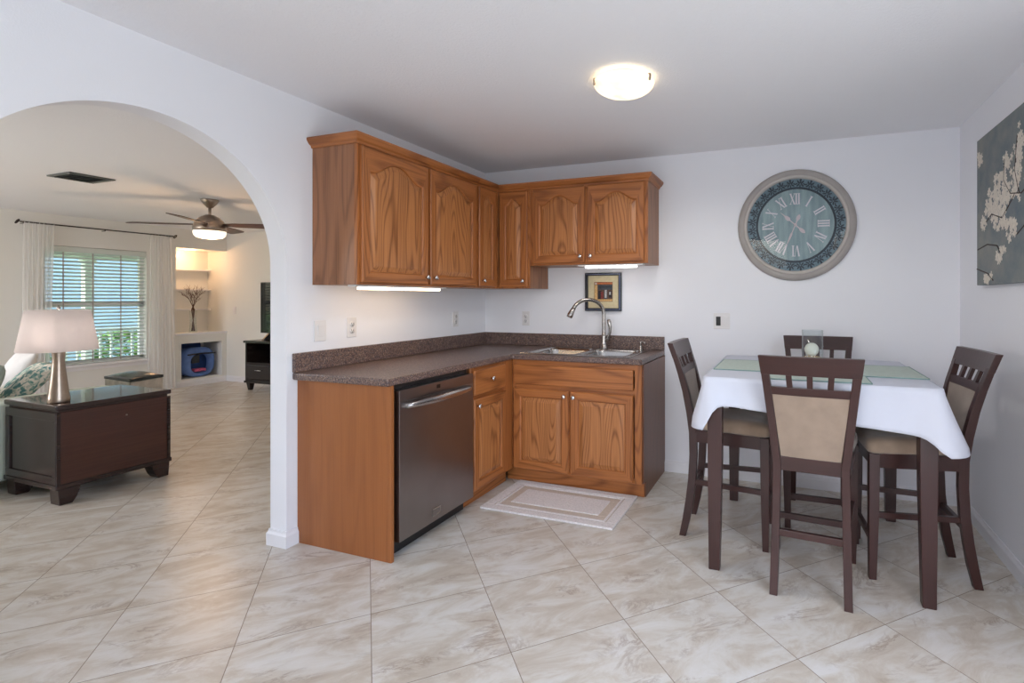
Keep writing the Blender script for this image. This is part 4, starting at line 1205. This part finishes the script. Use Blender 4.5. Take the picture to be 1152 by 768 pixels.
# ------------------------------------------------------------------ counter stools (seat faces +y, origin between rear feet)
def make_chair(label):
    r = thing('counter_chair', label, 'chair', (0, 0, 0), 0, 'counter height chairs around the table')
    def post_x(z): # half spacing of the rear posts
        if z < 0.57: return 0.150 - 0.010*(z/0.57)
        return 0.140 + 0.044*((z-0.57)/0.43)
    prof = [(0.0, 0.0), (0.10, 0.022), (0.2, 0.038), (0.32, 0.052), (0.45, 0.058), (0.57, 0.055), (0.68, 0.042), (0.80, 0.020), (0.90, -0.006), (1.0, -0.038)]
    for s in (-1, 1):
        b = BM(); sweep(b, [(s*post_x(z), y, z) for z, y in prof], 0.034, [0.036]+[0.042]*5+[0.040, 0.036, 0.033, 0.028]); obj('leg', b, M_esp, r, bevel=0.002)
        b = BM(); sweep(b, [(s*0.178, 0.440, 0.0), (s*0.182, 0.437, 0.3), (s*0.183, 0.435, 0.588)], [0.032, 0.042, 0.046], [0.032, 0.042, 0.046]); obj('leg', b, M_esp, r, bevel=0.002)
    # apron rails
    b = BM()
    bx(b, -0.160, 0.160, 0.422, 0.444, 0.522, 0.588)
    for s in (-1, 1):
        A = [(s*0.148, 0.075), (s*0.178, 0.415)]
        vs = []
        for (x, y) in A:
            for dx_ in (-0.010, 0.010):
                for z in (0.522, 0.588): vs.append(b.verts.new((x+dx_, y, z)))
        a0, a1, a2, a3, c0, c1, c2, c3 = vs
        for f in ((a0, a1, a3, a2), (c0, c2, c3, c1), (a0, c0, c1, a1), (a2, a3, c3, c2), (a1, c1, c3, a3), (a0, a2, c2, c0)): b.faces.new(f)
    obj('apron', b, M_espx, r)
    # cushion
    b = BM()
    def cush(ins, z, yb):
        return [(-0.150+ins, 0.080+ins+yb), (0.150-ins, 0.080+ins+yb), (0.205-ins, 0.462-ins), (-0.205+ins, 0.462-ins)]
    loops = []
    for ins, z in ((0.006, 0.589), (0.0, 0.60), (0.0, 0.628), (0.006, 0.645), (0.02, 0.655), (0.05, 0.661)):
        P = cush(ins, z, 0.0); out = []
        for i in range(4):
            p0, p1 = Vector(P[i]), Vector(P[(i+1) % 4])
            m_ = 10
            for k in range(m_):
                t = 0.06 + 0.88*k/(m_-1); q = p0.lerp(p1, t)
                out.append(b.verts.new((q.x, q.y, z)))
        loops.append(out)
    for a, c in zip(loops[:-1], loops[1:]):
        for i in range(len(a)):
            f = b.faces.new((a[i], a[(i+1) % len(a)], c[(i+1) % len(a)], c[i])); f.smooth = True
    b.faces.new(loops[-1]); b.faces.new(loops[0])
    obj('seat_cushion', b, M_tanseat, r, label='tan suede seat cushion')
    # back: helper for tilted horizontal rail
    def yb(z):
        for (z0, y0), (z1, y1) in zip(prof[:-1], prof[1:]):
            if z0 <= z <= z1: return y0 + (y1-y0)*(z-z0)/(z1-z0)
        return prof[-1][1] - 0.35*(z-1.0)
    def rail(name, z0, z1, hw0, hw1, th, curve, m, n=12, yo=0.0, bev=0.002):
        b = BM(); F = []
        for i in range(n+1):
            s = -1 + 2*i/n
            col = []
            for z, hw, dy_ in ((z0, hw0, -th/2), (z1, hw1, -th/2), (z1, hw1, th/2), (z0, hw0, th/2)):
                col.append(b.verts.new((s*hw, yb(z) + yo + dy_ - curve*(1-s*s), z)))
            F.append(col)
        for a, c in zip(F[:-1], F[1:]):
            for k in range(4): b.faces.new((a[k], a[(k+1) % 4], c[(k+1) % 4], c[k]))
        b.faces.new(F[0]); b.faces.new(F[-1])
        return obj(name, b, m, r, bevel=bev)
    rail('top_rail', 0.978, 1.062, 0.200, 0.209, 0.030, 0.010, M_espx)
    rail('middle_rail', 0.886, 0.922, 0.158, 0.162, 0.022, 0.006, M_espx)
    rail('lower_rail', 0.538, 0.602, 0.126, 0.128, 0.024, 0.0, M_espx)
    rail('back_panel', 0.602, 0.886, 0.124, 0.156, 0.018, 0.004, M_tan)['label'] = 'tan suede back panel'
    for s in (-0.5, 0.0, 0.5):
        b = BM(); x = s*0.162
        sweep(b, [(x, yb(0.92)-0.005, 0.920), (x*1.05, yb(0.98)-0.008, 0.980)], 0.024, 0.016); obj('slat', b, M_esp, r)
    # stretchers
    b = BM(); bx(b, -0.135, 0.135, 0.033, 0.055, 0.245, 0.275); obj('stretcher', b, M_espx, r, bevel=0.002)
    b = BM(); bx(b, -0.165, 0.165, 0.427, 0.449, 0.165, 0.195); obj('stretcher', b, M_espx, r, bevel=0.002)
    for s in (-1, 1):
        b = BM(); tilt = []
        vs = []
        for (x, y) in ((s*0.147, 0.068), (s*0.180, 0.420)):
            for dx_ in (-0.009, 0.009):
                for z in (0.288, 0.314): vs.append(b.verts.new((x+dx_, y, z)))
        a0, a1, a2, a3, c0, c1, c2, c3 = vs
        for f in ((a0, a1, a3, a2), (c0, c2, c3, c1), (a0, c0, c1, a1), (a2, a3, c3, c2), (a1, c1, c3, a3), (a0, a2, c2, c0)): b.faces.new(f)
        obj('stretcher', b, M_espx, r)
    return r
ch = make_chair('espresso counter chair at the near side, its back to the viewer')
ch.location = (2.562, -1.421, 0); ch.rotation_euler = (0, 0, math.radians(-4))
dup(ch, (1.925, -0.840, 0), math.radians(-91), 'espresso counter chair on the left side of the table by the sink')
dup(ch, (3.262, -0.902, 0), math.radians(95.5), 'espresso counter chair on the right side beside the canvas wall')
dup(ch, (2.645, -0.252, 0), math.radians(180), 'espresso counter chair on the far side against the back wall')

# ------------------------------------------------------------------ kitchen mat
r = thing('kitchen_mat', 'white and beige bordered cotton mat before the sink', 'mat', (1.105, -0.832, 0.0))
mx0, mx1, my0, my1 = 0.668, 1.541, -1.085, -0.580
def rr2(bm, ins, z0, z1, ins2):
    x0, x1, y0, y1 = mx0+ins, mx1-ins, my0+ins, my1-ins
    a, c, d, e = mx0+ins2, mx1-ins2, my0+ins2, my1-ins2
    bbx(bm, x0, x1, y0, d, z0, z1, 0.003); bbx(bm, x0, x1, e, y1, z0, z1, 0.003); bbx(bm, x0, a, d, e, z0, z1, 0.003); bbx(bm, c, x1, d, e, z0, z1, 0.003)
b = BM(); rr2(b, 0, 0.001, 0.014, 0.062); obj('border', b, M_rugw, r, world=True)
b = BM(); rr2(b, 0.062, 0.001, 0.010, 0.070); rr2(b, 0.085, 0.001, 0.010, 0.140); obj('weave_band', b, M_rugb, r, world=True)
b = BM(); rr2(b, 0.070, 0.001, 0.014, 0.085); obj('rib', b, M_rugw, r, world=True)
b = BM(); bbx(b, mx0+0.140, mx1-0.140, my0+0.140, my1-0.140, 0.001, 0.014, 0.003); obj('center_pile', b, M_rugw, r, world=True)

# ------------------------------------------------------------------ living room: side chest and lamp
r = thing('side_chest', 'dark walnut chest used as a side table under the lamp', 'chest', (-2.14, -1.66, 0))
cx0, cx1, cy0, cy1 = -2.445, -1.835, -1.985, -1.355
b = BM(); bx(b, cx0+0.01, cx1-0.008, cy0+0.012, cy1-0.012, 0.125, 0.585); obj('body', b, M_chest, r, world=True, bevel=0.002)
b = BM(); bbx(b, cx0-0.004, cx1+0.004, cy0-0.006, cy1+0.006, 0.100, 0.130, 0.005); obj('base_moulding', b, M_chestd, r, world=True)
b = BM(); bbx(b, cx0+0.016, cx1-0.012, cy0+0.014, cy1-0.014, 0.585, 0.600, 0.003); bbx(b, cx0-0.004, cx1+0.003, cy0-0.004, cy1+0.004, 0.600, 0.632, 0.008, 3); obj('lid', b, mat('polished_dark_lid', srgb(52, 36, 32), 0.08, vary=0.1), r, world=True)
b = BM()
for x0, x1, z0, z1 in ((cx0+.01, cx1-.008, 0.53, 0.585), (cx0+.01, cx1-.008, 0.13, 0.18), (cx0+.01, cx0+.06, 0.18, 0.53), (cx1-.05, cx1-.008, 0.18, 0.53)): bx(b, x0, x1, cy0-0.002, cy0+0.012, z0, z1)
obj('end_frame', b, M_chestd, r, world=True, bevel=0.004)
b = BM(); bx(b, cx0+0.06, cx1-0.05, cy0+0.007, cy0+0.0115, 0.18, 0.53); obj('end_panel', b, M_chestd, r, world=True)
for y0, y1, z0, z1 in ((cy0+0.001, cy0+0.02, 0.13, 0.585), (cy1-0.02, cy1-0.001, 0.13, 0.585)):
    b = BM(); bx(b, cx1-0.0075, cx1-0.001, y0, y1, z0, z1); obj('corner_strip', b, M_chestd, r, world=True)
b = BM(); lathe(b, [(0.0, 0.0), (0.006, 0.0), (0.006, 0.003), (0.0, 0.004)], 14); b.transform(Matrix.Translation((cx1-0.0078, -1.62, 0.50)) @ Matrix.Rotation(PI/2, 4, 'Y')); obj('key_lock', b, M_nickel_warm, r, world=True)
for sx in (0, 1):
    for sy in (0, 1):
        b = BM()
        x = (cx0+0.055, cx1-0.055)[sx]; y = (cy0+0.062, cy1-0.062)[sy]
        ix = (1, -1)[sx]; iy = (1, -1)[sy]
        # bracket foot: wide at top, curved inner edge
        prof_ = [(-0.055, 0.10), (-0.048, 0.0), (0.015, 0.0), (0.035, 0.03), (0.05, 0.07), (0.055, 0.10)]
        prism(b, [(y+iy*p[0], p[1]) for p in prof_], 'x', x-ix*0.055, x+ix*0.045)
        obj('foot', b, M_chestd, r, world=True, bevel=0.003)

LXX, LYY, LZ = -1.985, -1.912, 0.633
r = thing('table_lamp', 'brushed metal table lamp with a blush drum shade on the chest', 'lamp', (LXX, LYY, LZ))
b = BM(); lathe(b, [(0.0, 0.0), (0.053, 0.0), (0.054, 0.004), (0.054, 0.028), (0.053, 0.032), (0.050, 0.06), (0.042, 0.13), (0.035, 0.20), (0.031, 0.25), (0.030, 0.28), (0.032, 0.31), (0.037, 0.35), (0.038, 0.36), (0.02, 0.366), (0.0, 0.367)], 40, (LXX, LYY, LZ)); obj('base', b, M_nickel_warm, r, world=True, smooth=True)
b = BM(); lathe(b, [(0.188, 0.336), (0.191, 0.338), (0.151, 0.598), (0.148, 0.598), (0.188, 0.336)], 64, (LXX, LYY, LZ), cap=False); obj('shade', b, M_shade, r, world=True, smooth=True)
b = BM(); tube(b, [(LXX, LYY, LZ+0.36), (LXX, LYY, LZ+0.60)], 0.004, 8)
for k in range(3):
    a = 2*PI*k/3; tube(b, [(LXX, LYY, LZ+0.585), (LXX+0.148*math.cos(a), LYY+0.148*math.sin(a), LZ+0.59)], 0.002, 6)
obj('harp', b, M_nickel, r, world=True)
b = BM(); lathe(b, [(0.0, 0.60), (0.008, 0.602), (0.010, 0.612), (0.006, 0.624), (0.0, 0.63)], 12, (LXX, LYY, LZ)); obj('finial', b, M_nickel, r, world=True, smooth=True)
pl = bpy.data.lights.new('lamp_bulb', 'POINT'); pl.energy = 4.6; pl.color = (1.0, 0.97, 0.94); pl.shadow_soft_size = 0.04
po = bpy.data.objects.new('lamp_bulb_light', pl); COL.objects.link(po); po.location = (LXX, LYY, LZ+0.47)

# sofa and pillows
r = thing('sofa', 'pale sage upholstered sofa behind the chest', 'sofa', (-3.4, -1.75, 0))
b = BM(); bbx(b, -2.71, -2.475, -2.15, -1.32, 0.075, 0.612, 0.035, 4); obj('arm', b, M_sofa, r, world=True)
b = BM(); bbx(b, -4.55, -4.32, -2.15, -1.32, 0.075, 0.612, 0.035, 4); obj('arm', b, M_sofa, r, world=True)
b = BM(); bbx(b, -4.318, -2.712, -2.30, -1.30, 0.075, 0.30, 0.02, 3); obj('seat_base', b, M_sofa, r, world=True)
b = BM(); bbx(b, -4.55, -2.475, -2.40, -2.152, 0.075, 0.80, 0.05, 4); obj('back', b, M_sofa, r, world=True)
for k in range(2):
    b = BM(); bbx(b, -4.31+k*0.80, -3.525+k*0.80, -2.14, -1.31, 0.302, 0.45, 0.03, 4); obj('seat_cushion', b, M_sofa, r, world=True)
for sx in (-4.48, -2.55):
    for sy in (-2.3, -1.4):
        b = BM(); sweep(b, [(sx, sy, 0.0), (sx, sy, 0.074)], [0.04, 0.055], [0.04, 0.055]); obj('leg', b, M_black_wood, r, world=True)
def pillow(label, c, w_, h_, t_, rot, m):
    b = BM(); n = 14
    for side in (1, -1):
        G = [[None]*(n+1) for _ in range(n+1)]
        for i in range(n+1):
            for j in range(n+1):
                u = -1+2*i/n; v = -1+2*j/n
                th = t_/2*((1-abs(u)**2.6)*(1-abs(v)**2.6))**0.55
                pin = 1 - 0.06*(abs(u)*abs(v))**2 + 0.0
                G[i][j] = b.verts.new((u*w_/2*pin*(1-0.05*(1-v*v)*abs(u)), side*th, v*h_/2*pin*(1-0.05*(1-u*u)*abs(v))))
        for i in range(n):
            for j in range(n):
                f = b.faces.new((G[i][j], G[i+1][j], G[i+1][j+1], G[i][j+1])); f.smooth = True
    bmesh.ops.remove_doubles(b, verts=b.verts, dist=0.0005)
    o = obj('throw_pillow', b, m); o.location = c; o.rotation_euler = rot
    tag(o, label, 'pillow', 'pillows on the sofa')
pillow('grey green throw pillow on the sofa nearest the photo edge', (-2.915, -1.93, 0.655), 0.40, 0.40, 0.13, (0.42, 0.0, PI-0.15), M_pgrey)
pillow('teal and white floral throw pillow on the sofa behind the lamp', (-3.04, -1.66, 0.645), 0.43, 0.43, 0.13, (0.75, 0.0, PI-0.15), M_floral)
pillow('white throw pillow leaning beyond the floral pillow on the sofa', (-3.56, -1.52, 0.665), 0.46, 0.46, 0.13, (0.42, 0.0, PI-0.15), M_pwhite)

# steel bin
r = thing('waste_bin', 'stainless steel bin with a domed black lid behind the chest', 'bin', (-3.1, -0.9, 0))
ang = math.atan2(-0.765+1.065, -2.976+2.896)
ex = Vector((-0.463, 0.043, 0)).normalized(); ey = Vector((-0.08, 0.299, 0)).normalized(); o0 = Vector((-2.896, -1.065, 0))
def bp(u, v, z): p = o0 + ex*u + ey*v; return (p.x, p.y, z)
def quadprism(bm, u0, u1, v0, v1, z0, z1):
    A = [bm.verts.new(bp(u, v, z0)) for u, v in ((u0, v0), (u1, v0), (u1, v1), (u0, v1))]; B = [bm.verts.new(bp(u, v, z1)) for u, v in ((u0, v0), (u1, v0), (u1, v1), (u0, v1))]
    bm.faces.new(A); bm.faces.new(B)
    for i in range(4): bm.faces.new((A[i], A[(i+1) % 4], B[(i+1) % 4], B[i]))
b = BM(); quadprism(b, 0.004, 0.461, 0.004, 0.305, 0.012, 0.577); obj('body', b, M_binsteel, r, world=True, bevel=0.008, seg=3)
b = BM(); quadprism(b, 0.01, 0.455, 0.01, 0.30, 0.0, 0.012); obj('foot_ring', b, M_blackpl, r, world=True)
b = BM(); quadprism(b, 0.18, 0.27, -0.002, 0.0035, 0.49, 0.53); obj('handle_slot', b, M_blackpl, r, world=True)
b = BM(); n = 12
G = [[b.verts.new(bp(0.465*i/n, 0.309*j/n, 0.6 + 0.035*(math.sin(PI*i/n)*math.sin(PI*j/n))**0.7)) for j in range(n+1)] for i in range(n+1)]
for i in range(n):
    for j in range(n):
        f = b.faces.new((G[i][j], G[i+1][j], G[i+1][j+1], G[i][j+1])); f.smooth = True
per = [G[i][0] for i in range(n)] + [G[n][j] for j in range(n)] + [G[i][n] for i in range(n, 0, -1)] + [G[0][j] for j in range(n, 0, -1)]
low = [b.verts.new((v.co.x, v.co.y, 0.578)) for v in per]
for i in range(len(per)): b.faces.new((per[i], per[(i+1) % len(per)], low[(i+1) % len(per)], low[i]))
b.faces.new(low)
obj('lid', b, M_binlid, r, world=True)

# ------------------------------------------------------------------ blind, rod, curtains
r = thing('window_blind', 'white horizontal slat blind inside the living room window', 'blind', (XL-0.03, 0.12, WZ0))
b = BM(); bbx(b, XL-0.055, XL+0.002, WY0+0.006, WY1-0.006, 1.872, 1.94, 0.004); obj('valance', b, M_blind, r, world=True)
b = BM(); bbx(b, XL-0.052, XL-0.004, WY0+0.008, WY1-0.008, 0.478, 0.496, 0.004); obj('bottom_rail', b, M_blind, r, world=True)
b = BM(); nsl = 30
for i in range(nsl):
    z = 0.52 + i*(1.85-0.52)/(nsl-1); t = math.radians(24)
    c_, s_ = math.cos(t)*0.024, math.sin(t)*0.024
    p = [(-0.028-c_, -s_), (-0.028+c_, s_), (-0.028+c_, s_+0.0025), (-0.028, 0.0055), (-0.028-c_, -s_+0.0025)]
    prism(b, [(XL+a, z+d) for a, d in p], 'y', WY0+0.008, WY1-0.008) if False else None
    A = [b.verts.new((XL+a, WY0+0.008, z+d)) for a, d in p]; B = [b.verts.new((XL+a, WY1-0.008, z+d)) for a, d in p]
    for k in range(5): b.faces.new((A[k], A[(k+1) % 5], B[(k+1) % 5], B[k]))
    b.faces.new(A); b.faces.new(B)
obj('slats', b, M_blind, r, world=True)
for y in (-0.215, 0.07, 0.36):
    b = BM(); bx(b, XL-0.004, XL-0.0005, y-0.006, y+0.006, 0.495, 1.875); obj('ladder_tape', b, M_cord, r, world=True)

RXX = XL+0.07
r = thing('curtain_rod', 'thin dark curtain rod with ring finials above the blind', 'curtain rod', (RXX, 0.16, 2.185))
b = BM(); tube(b, [(RXX, -0.62, 2.186), (RXX, 0.94, 2.186)], 0.008, 10); obj('pole', b, M_rod, r, world=True)
for s, y in ((-1, -0.62), (1, 0.94)):
    b = BM(); pts = [(RXX+0.022*math.sin(2*PI*i/16), y+s*0.02+0.022*math.cos(2*PI*i/16)*0.6, 2.186+0.022*math.cos(2*PI*i/16)) for i in range(17)]
    tube(b, pts, 0.007, 8); obj('finial', b, M_rod, r, world=True)
for y in (-0.59, 0.16, 0.91):
    b = BM(); tube(b, [(XL+0.001, y, 2.17), (RXX, y, 2.17), (RXX, y, 2.178)], 0.005, 8); obj('bracket', b, M_rod, r, world=True)
def curtain(label, y0, y1, ybot0, ybot1, seed):
    b = BM(); rn = random.Random(seed); n = 90; m_ = 26
    ph = [rn.uniform(0, 6.3) for _ in range(3)]
    G = []
    for j in range(m_+1):
        q = j/m_; row = []
        for i in range(n+1):
            t = i/n
            y = (y0+(y1-y0)*t)*(1-q) + (ybot0+(ybot1-ybot0)*t)*q
            x = RXX + (0.004+0.016*min(1, q*3))*math.sin(t*2*PI*6.5+ph[0]+0.5*math.sin(q*3+ph[1])) + 0.006*math.sin(t*2*PI*15+ph[2])
            row.append(b.verts.new((x, y, 2.20 - (2.20-0.02)*q)))
        G.append(row)
    for j in range(m_):
        for i in range(n):
            f = b.faces.new((G[j][i], G[j][i+1], G[j+1][i+1], G[j+1][i])); f.smooth = True
    tag(obj('sheer_curtain', b, M_sheer), label, 'curtain', 'sheer curtains at the living room window')
curtain('sheer white curtain hanging at the left end of the rod', -0.59, -0.32, -0.62, -0.37, 1)
curtain('sheer white curtain hanging at the right end by the niche', 0.66, 0.92, 0.62, 0.97, 2)

# ------------------------------------------------------------------ ceiling fan
FC = Vector((-3.136, -0.262, 0))
r = thing('ceiling_fan', 'dark bladed nickel ceiling fan with a lit globe', 'ceiling fan', (FC.x, FC.y, HL))
b = BM(); lathe(b, [(0.0, HL-0.001), (0.080, HL-0.001), (0.078, HL-0.012), (0.062, HL-0.04), (0.038, HL-0.068), (0.024, HL-0.085), (0.0, HL-0.085)], 40, FC); obj('canopy', b, M_nickel_warm, r, world=True, smooth=True)
b = BM(); lathe(b, [(0.013, 2.13), (0.013, HL-0.08)], 14, FC); obj('downrod', b, M_nickel_warm, r, world=True, smooth=True)
b = BM(); lathe(b, [(0.0, 2.165), (0.04, 2.16), (0.086, 2.135), (0.122, 2.095), (0.140, 2.05), (0.143, 2.02), (0.141, 1.995), (0.0, 1.995)], 48, FC); obj('motor_housing', b, M_nickel_warm, r, world=True, smooth=True)
b = BM(); lathe(b, [(0.139, 1.994), (0.140, 1.975), (0.132, 1.95), (0.11, 1.93), (0.06, 1.919), (0.0, 1.916)], 48, FC, cap=False); obj('globe', b, M_fanlight, r, world=True, smooth=True)
for k, a in enumerate((15, 105, 195, 285)):
    b = BM()
    outl = [(0.13, -0.035), (0.22, -0.055), (0.45, -0.068), (0.66, -0.070), (0.69, -0.055), (0.70, 0.0), (0.69, 0.055), (0.66, 0.070), (0.45, 0.068), (0.22, 0.055), (0.13, 0.035)]
    prism(b, outl, 'z', -0.004, 0.004)
    b.transform(Matrix.Translation((FC.x, FC.y, 2.062)) @ Matrix.Rotation(math.radians(a+20.3), 4, 'Z') @ Matrix.Rotation(math.radians(-11), 4, 'X'))
    obj('blade', b, M_fanblade, r, world=True)
pl = bpy.data.lights.new('fan_bulb', 'POINT'); pl.energy = 16; pl.color = (1.0, 0.62, 0.34); pl.shadow_soft_size = 0.12
po = bpy.data.objects.new('fan_bulb_light', pl); COL.objects.link(po); po.location = (FC.x, FC.y, 1.84)

# ceiling vent
r = thing('ceiling_vent', 'grey louvred air vent in the living room ceiling', 'vent', (-3.085, -1.30, HL))
b = BM()
vx0, vx1, vy0, vy1 = -3.25, -2.92, -1.45, -1.15
for x0, x1, y0, y1 in ((vx0, vx1, vy0, vy0+.03), (vx0, vx1, vy1-.03, vy1), (vx0, vx0+.03, vy0+.03, vy1-.03), (vx1-.03, vx1, vy0+.03, vy1-.03)): bx(b, x0, x1, y0, y1, HL-0.012, HL-0.001)
obj('frame', b, M_vent, r, world=True, bevel=0.003)
b = BM(); bx(b, vx0+.03, vx1-.03, vy0+.03, vy1-.03, HL-0.004, HL-0.001); obj('duct', b, M_ventdark, r, world=True)
for k in range(6):
    b = BM(); y = vy0+0.05+k*0.04
    vs = [b.verts.new(p) for p in ((vx0+.03, y-0.012, HL-0.016), (vx1-.03, y-0.012, HL-0.016), (vx1-.03, y+0.012, HL-0.005), (vx0+.03, y+0.012, HL-0.005))]
    b.faces.new(vs); o = obj('louvre', b, M_ventdark, r, world=True); md = o.modifiers.new('t', 'SOLIDIFY'); md.thickness = 0.002

# ------------------------------------------------------------------ niche contents
r = thing('niche_downlight', 'small lit downlight in the top of the niche', 'light', (XL-0.22, 1.30, 2.041))
b = BM(); lathe(b, [(0.045, 2.0415), (0.045, 2.036), (0.035, 2.034), (0.033, 2.0405)], 24, (XL-0.22, 1.30, 0), cap=False); obj('trim_ring', b, M_trim, r, world=True)
b = BM(); lathe(b, [(0.0, 2.0385), (0.033, 2.0385)], 24, (XL-0.22, 1.30, 0), cap=False); obj('lens', b, M_puck, r, world=True)
sl = bpy.data.lights.new('niche_spot', 'POINT'); sl.energy = 5.5; sl.color = (1.0, 0.56, 0.28); sl.shadow_soft_size = 0.03
so = bpy.data.objects.new('niche_bulb_light', sl); COL.objects.link(so); so.location = (XL-0.22, 1.30, 1.97)

VX, VY, VZ = -6.02, 1.32, 0.7865
r = thing('glass_vase', 'slim clear glass vase standing on the niche ledge', 'vase', (VX, VY, VZ))
b = BM(); lathe(b, [(0.0, 0.0), (0.05, 0.0), (0.052, 0.01), (0.045, 0.10), (0.042, 0.20), (0.050, 0.33), (0.047, 0.33), (0.039, 0.2), (0.042, 0.10), (0.046, 0.014), (0.0, 0.014)], 24, (VX, VY, VZ), cap=False); obj('vessel', b, M_tableglass, r, world=True, smooth=True)
b = BM(); rn = random.Random(5)
def twig(p, d, L, rad, depth):
    pts = [Vector(p)]; dd = Vector(d)
    for i in range(4):
        dd = (dd + Vector((rn.uniform(-.25, .25), rn.uniform(-.25, .25), rn.uniform(-.1, .2)))*0.6).normalized()
        pts.append(pts[-1] + dd*L/4)
    tube(b, pts, [rad, rad*.9, rad*.75, rad*.6, rad*.4], 5)
    if depth:
        for k in range(3 if depth > 1 else 4):
            q = pts[rn.choice((2, 3, 4))]; nd = (dd + Vector((rn.uniform(-.8, .8), rn.uniform(-1.0, 1.0), rn.uniform(-.3, .6)))).normalized()
            twig(q, nd, L*0.5, rad*0.6, depth-1)
for k in range(7):
    a = 2*PI*k/7
    s = Vector((VX+0.02*math.cos(a), VY+0.02*math.sin(a), VZ+0.02)); e_ = Vector((VX-0.02*math.cos(a), VY-0.02*math.sin(a)+0.0, VZ+0.34))
    tube(b, [s, e_], 0.005, 5)
    twig(e_, (0.16*math.cos(a), 0.42*math.sin(a+0.5), 1), 0.24, 0.005, 2)
tag(obj('dried_branches', b, M_twig), 'bare brown dried branches standing in the glass vase', 'branches')

# blue bag in the hearth opening
r = thing('blue_carry_bag', 'open blue nylon carry bag inside the hearth opening', 'bag', (-6.1, 1.36, 0.10))
b = BM(); n = 24
outer = []
for i in range(n):
    a = 2*PI*i/n
    c_, s_ = math.cos(a), math.sin(a)
    y = 1.375 + 0.215*math.copysign(abs(c_)**0.7, c_); z = 0.335 + 0.222*math.copysign(abs(s_)**0.75, s_)
    outer.append((y, z))
inner_ = [(1.39 + (y-1.375)*0.70, 0.31 + (z-0.335)*0.66) for y, z in outer]
F = [b.verts.new((XL-0.06, y, z)) for y, z in inner_]; O = [b.verts.new((XL-0.085, y, z)) for y, z in outer]
O2 = [b.verts.new((XL-0.39, 1.375+(y-1.375)*0.92, 0.33+(z-0.335)*0.95)) for y, z in outer]; I2 = [b.verts.new((XL-0.2, y, z)) for y, z in inner_]
for A, C in ((F, O), (O, O2), (F, I2)):
    for i in range(n):
        f = b.faces.new((A[i], A[(i+1) % n], C[(i+1) % n], C[i])); f.smooth = True
b.faces.new(O2)
obj('shell', b, M_bagblue, r, world=True)
b = BM()
I3 = [b.verts.new((XL-0.19, y, z)) for y, z in inner_]; b.faces.new(I3); obj('lining', b, M_bagdark, r, world=True)
b = BM(); tube(b, [(XL-0.058, 1.20, 0.455), (XL-0.05, 1.39, 0.462), (XL-0.058, 1.585, 0.455)], 0.011, 8); obj('zip_rail', b, M_blackpl, r, world=True)
b = BM(); bbx(b, XL-0.185, XL-0.165, 1.32, 1.43, 0.31, 0.43, 0.006); obj('mesh_pocket', b, M_leather, r, world=True)
b = BM(); bbx(b, XL-0.175, XL-0.078, 1.305, 1.475, 0.186, 0.232, 0.018, 3); o = obj('folded_blanket', b, M_bagpink); tag(o, 'pink patterned blanket folded inside the blue bag', 'blanket')
b = BM(); bbx(b, XL-0.445, XL-0.412, 1.03, 1.60, 0.102, 0.60, 0.012, 3); o = obj('storage_pouch', b, M_bagdark); tag(o, 'dark blue pouch behind the open blue bag', 'pouch')

# ------------------------------------------------------------------ media console and television
r = thing('media_console', 'black low media console with a drawer on the end wall', 'console', (-4.1, 1.45, 0))
kx0, kx1, ky0, ky1 = -4.80, -3.30, 1.245, 1.70
b = BM()
bx(b, kx0+0.01, kx0+0.035, ky0+0.01, ky1, 0.135, 0.67); bx(b, kx1-0.035, kx1-0.01, ky0+0.01, ky1, 0.135, 0.67)
bx(b, kx0+0.035, kx1-0.035, ky1-0.02, ky1, 0.135, 0.67); bx(b, kx0+0.035, kx1-0.035, ky0+0.01, ky1-0.02, 0.135, 0.155); bx(b, kx0+0.035, kx1-0.035, ky0+0.01, ky1-0.02, 0.375, 0.395)
bx(b, -4.235, -4.21, ky0+0.01, ky1-0.02, 0.155, 0.67)
obj('carcass', b, M_black_wood, r, world=True)
b = BM(); bbx(b, kx0-0.01, kx1+0.01, ky0-0.01, ky1+0.005, 0.67, 0.702, 0.006); obj('top', b, M_black_wood, r, world=True)
b = BM(); bbx(b, kx0-0.004, kx1+0.004, ky0-0.004, ky1, 0.105, 0.135, 0.005); obj('plinth', b, M_black_wood, r, world=True)
for k in range(2):
    b = BM(); bbx(b, kx0+0.04+k*0.59, kx0+0.558+k*0.59, ky0-0.002, ky0+0.03, 0.162, 0.368, 0.008, 3); d = obj('drawer', b, M_black_wood, r, world=True)
    b = BM(); x = kx0+0.30+k*0.59; tube(b, [(x-0.05, ky0, 0.29), (x-0.048, ky0-0.022, 0.292), (x+0.048, ky0-0.022, 0.292), (x+0.05, ky0, 0.29)], 0.006, 8); obj('pull', b, M_chrome, d, world=True)
for x in (kx0+0.06, kx1-0.06):
    for y in (ky0+0.05, ky1-0.05):
        b = BM(); sweep(b, [(x, y, 0.0), (x, y, 0.104)], [0.045, 0.075], [0.045, 0.075]); obj('foot', b, M_black_wood, r, world=True, bevel=0.003)
r = thing('television', 'flat screen television standing on the media console', 'television', (-4.1, 1.5, 0.7025))
b = BM(); bbx(b, -4.79, -3.45, 1.475, 1.52, 0.795, 1.535, 0.006); obj('bezel', b, M_blackpl, r, world=True)
b = BM(); bx(b, -4.775, -3.465, 1.4735, 1.4748, 0.812, 1.520); obj('screen', b, M_screen, r, world=True)
for x in (-4.62, -3.62):
    b = BM(); prism(b, [(1.38, 0.703), (1.60, 0.703), (1.512, 0.80), (1.482, 0.80)], 'x', x-0.015, x+0.015); obj('foot', b, M_blackpl, r, world=True)
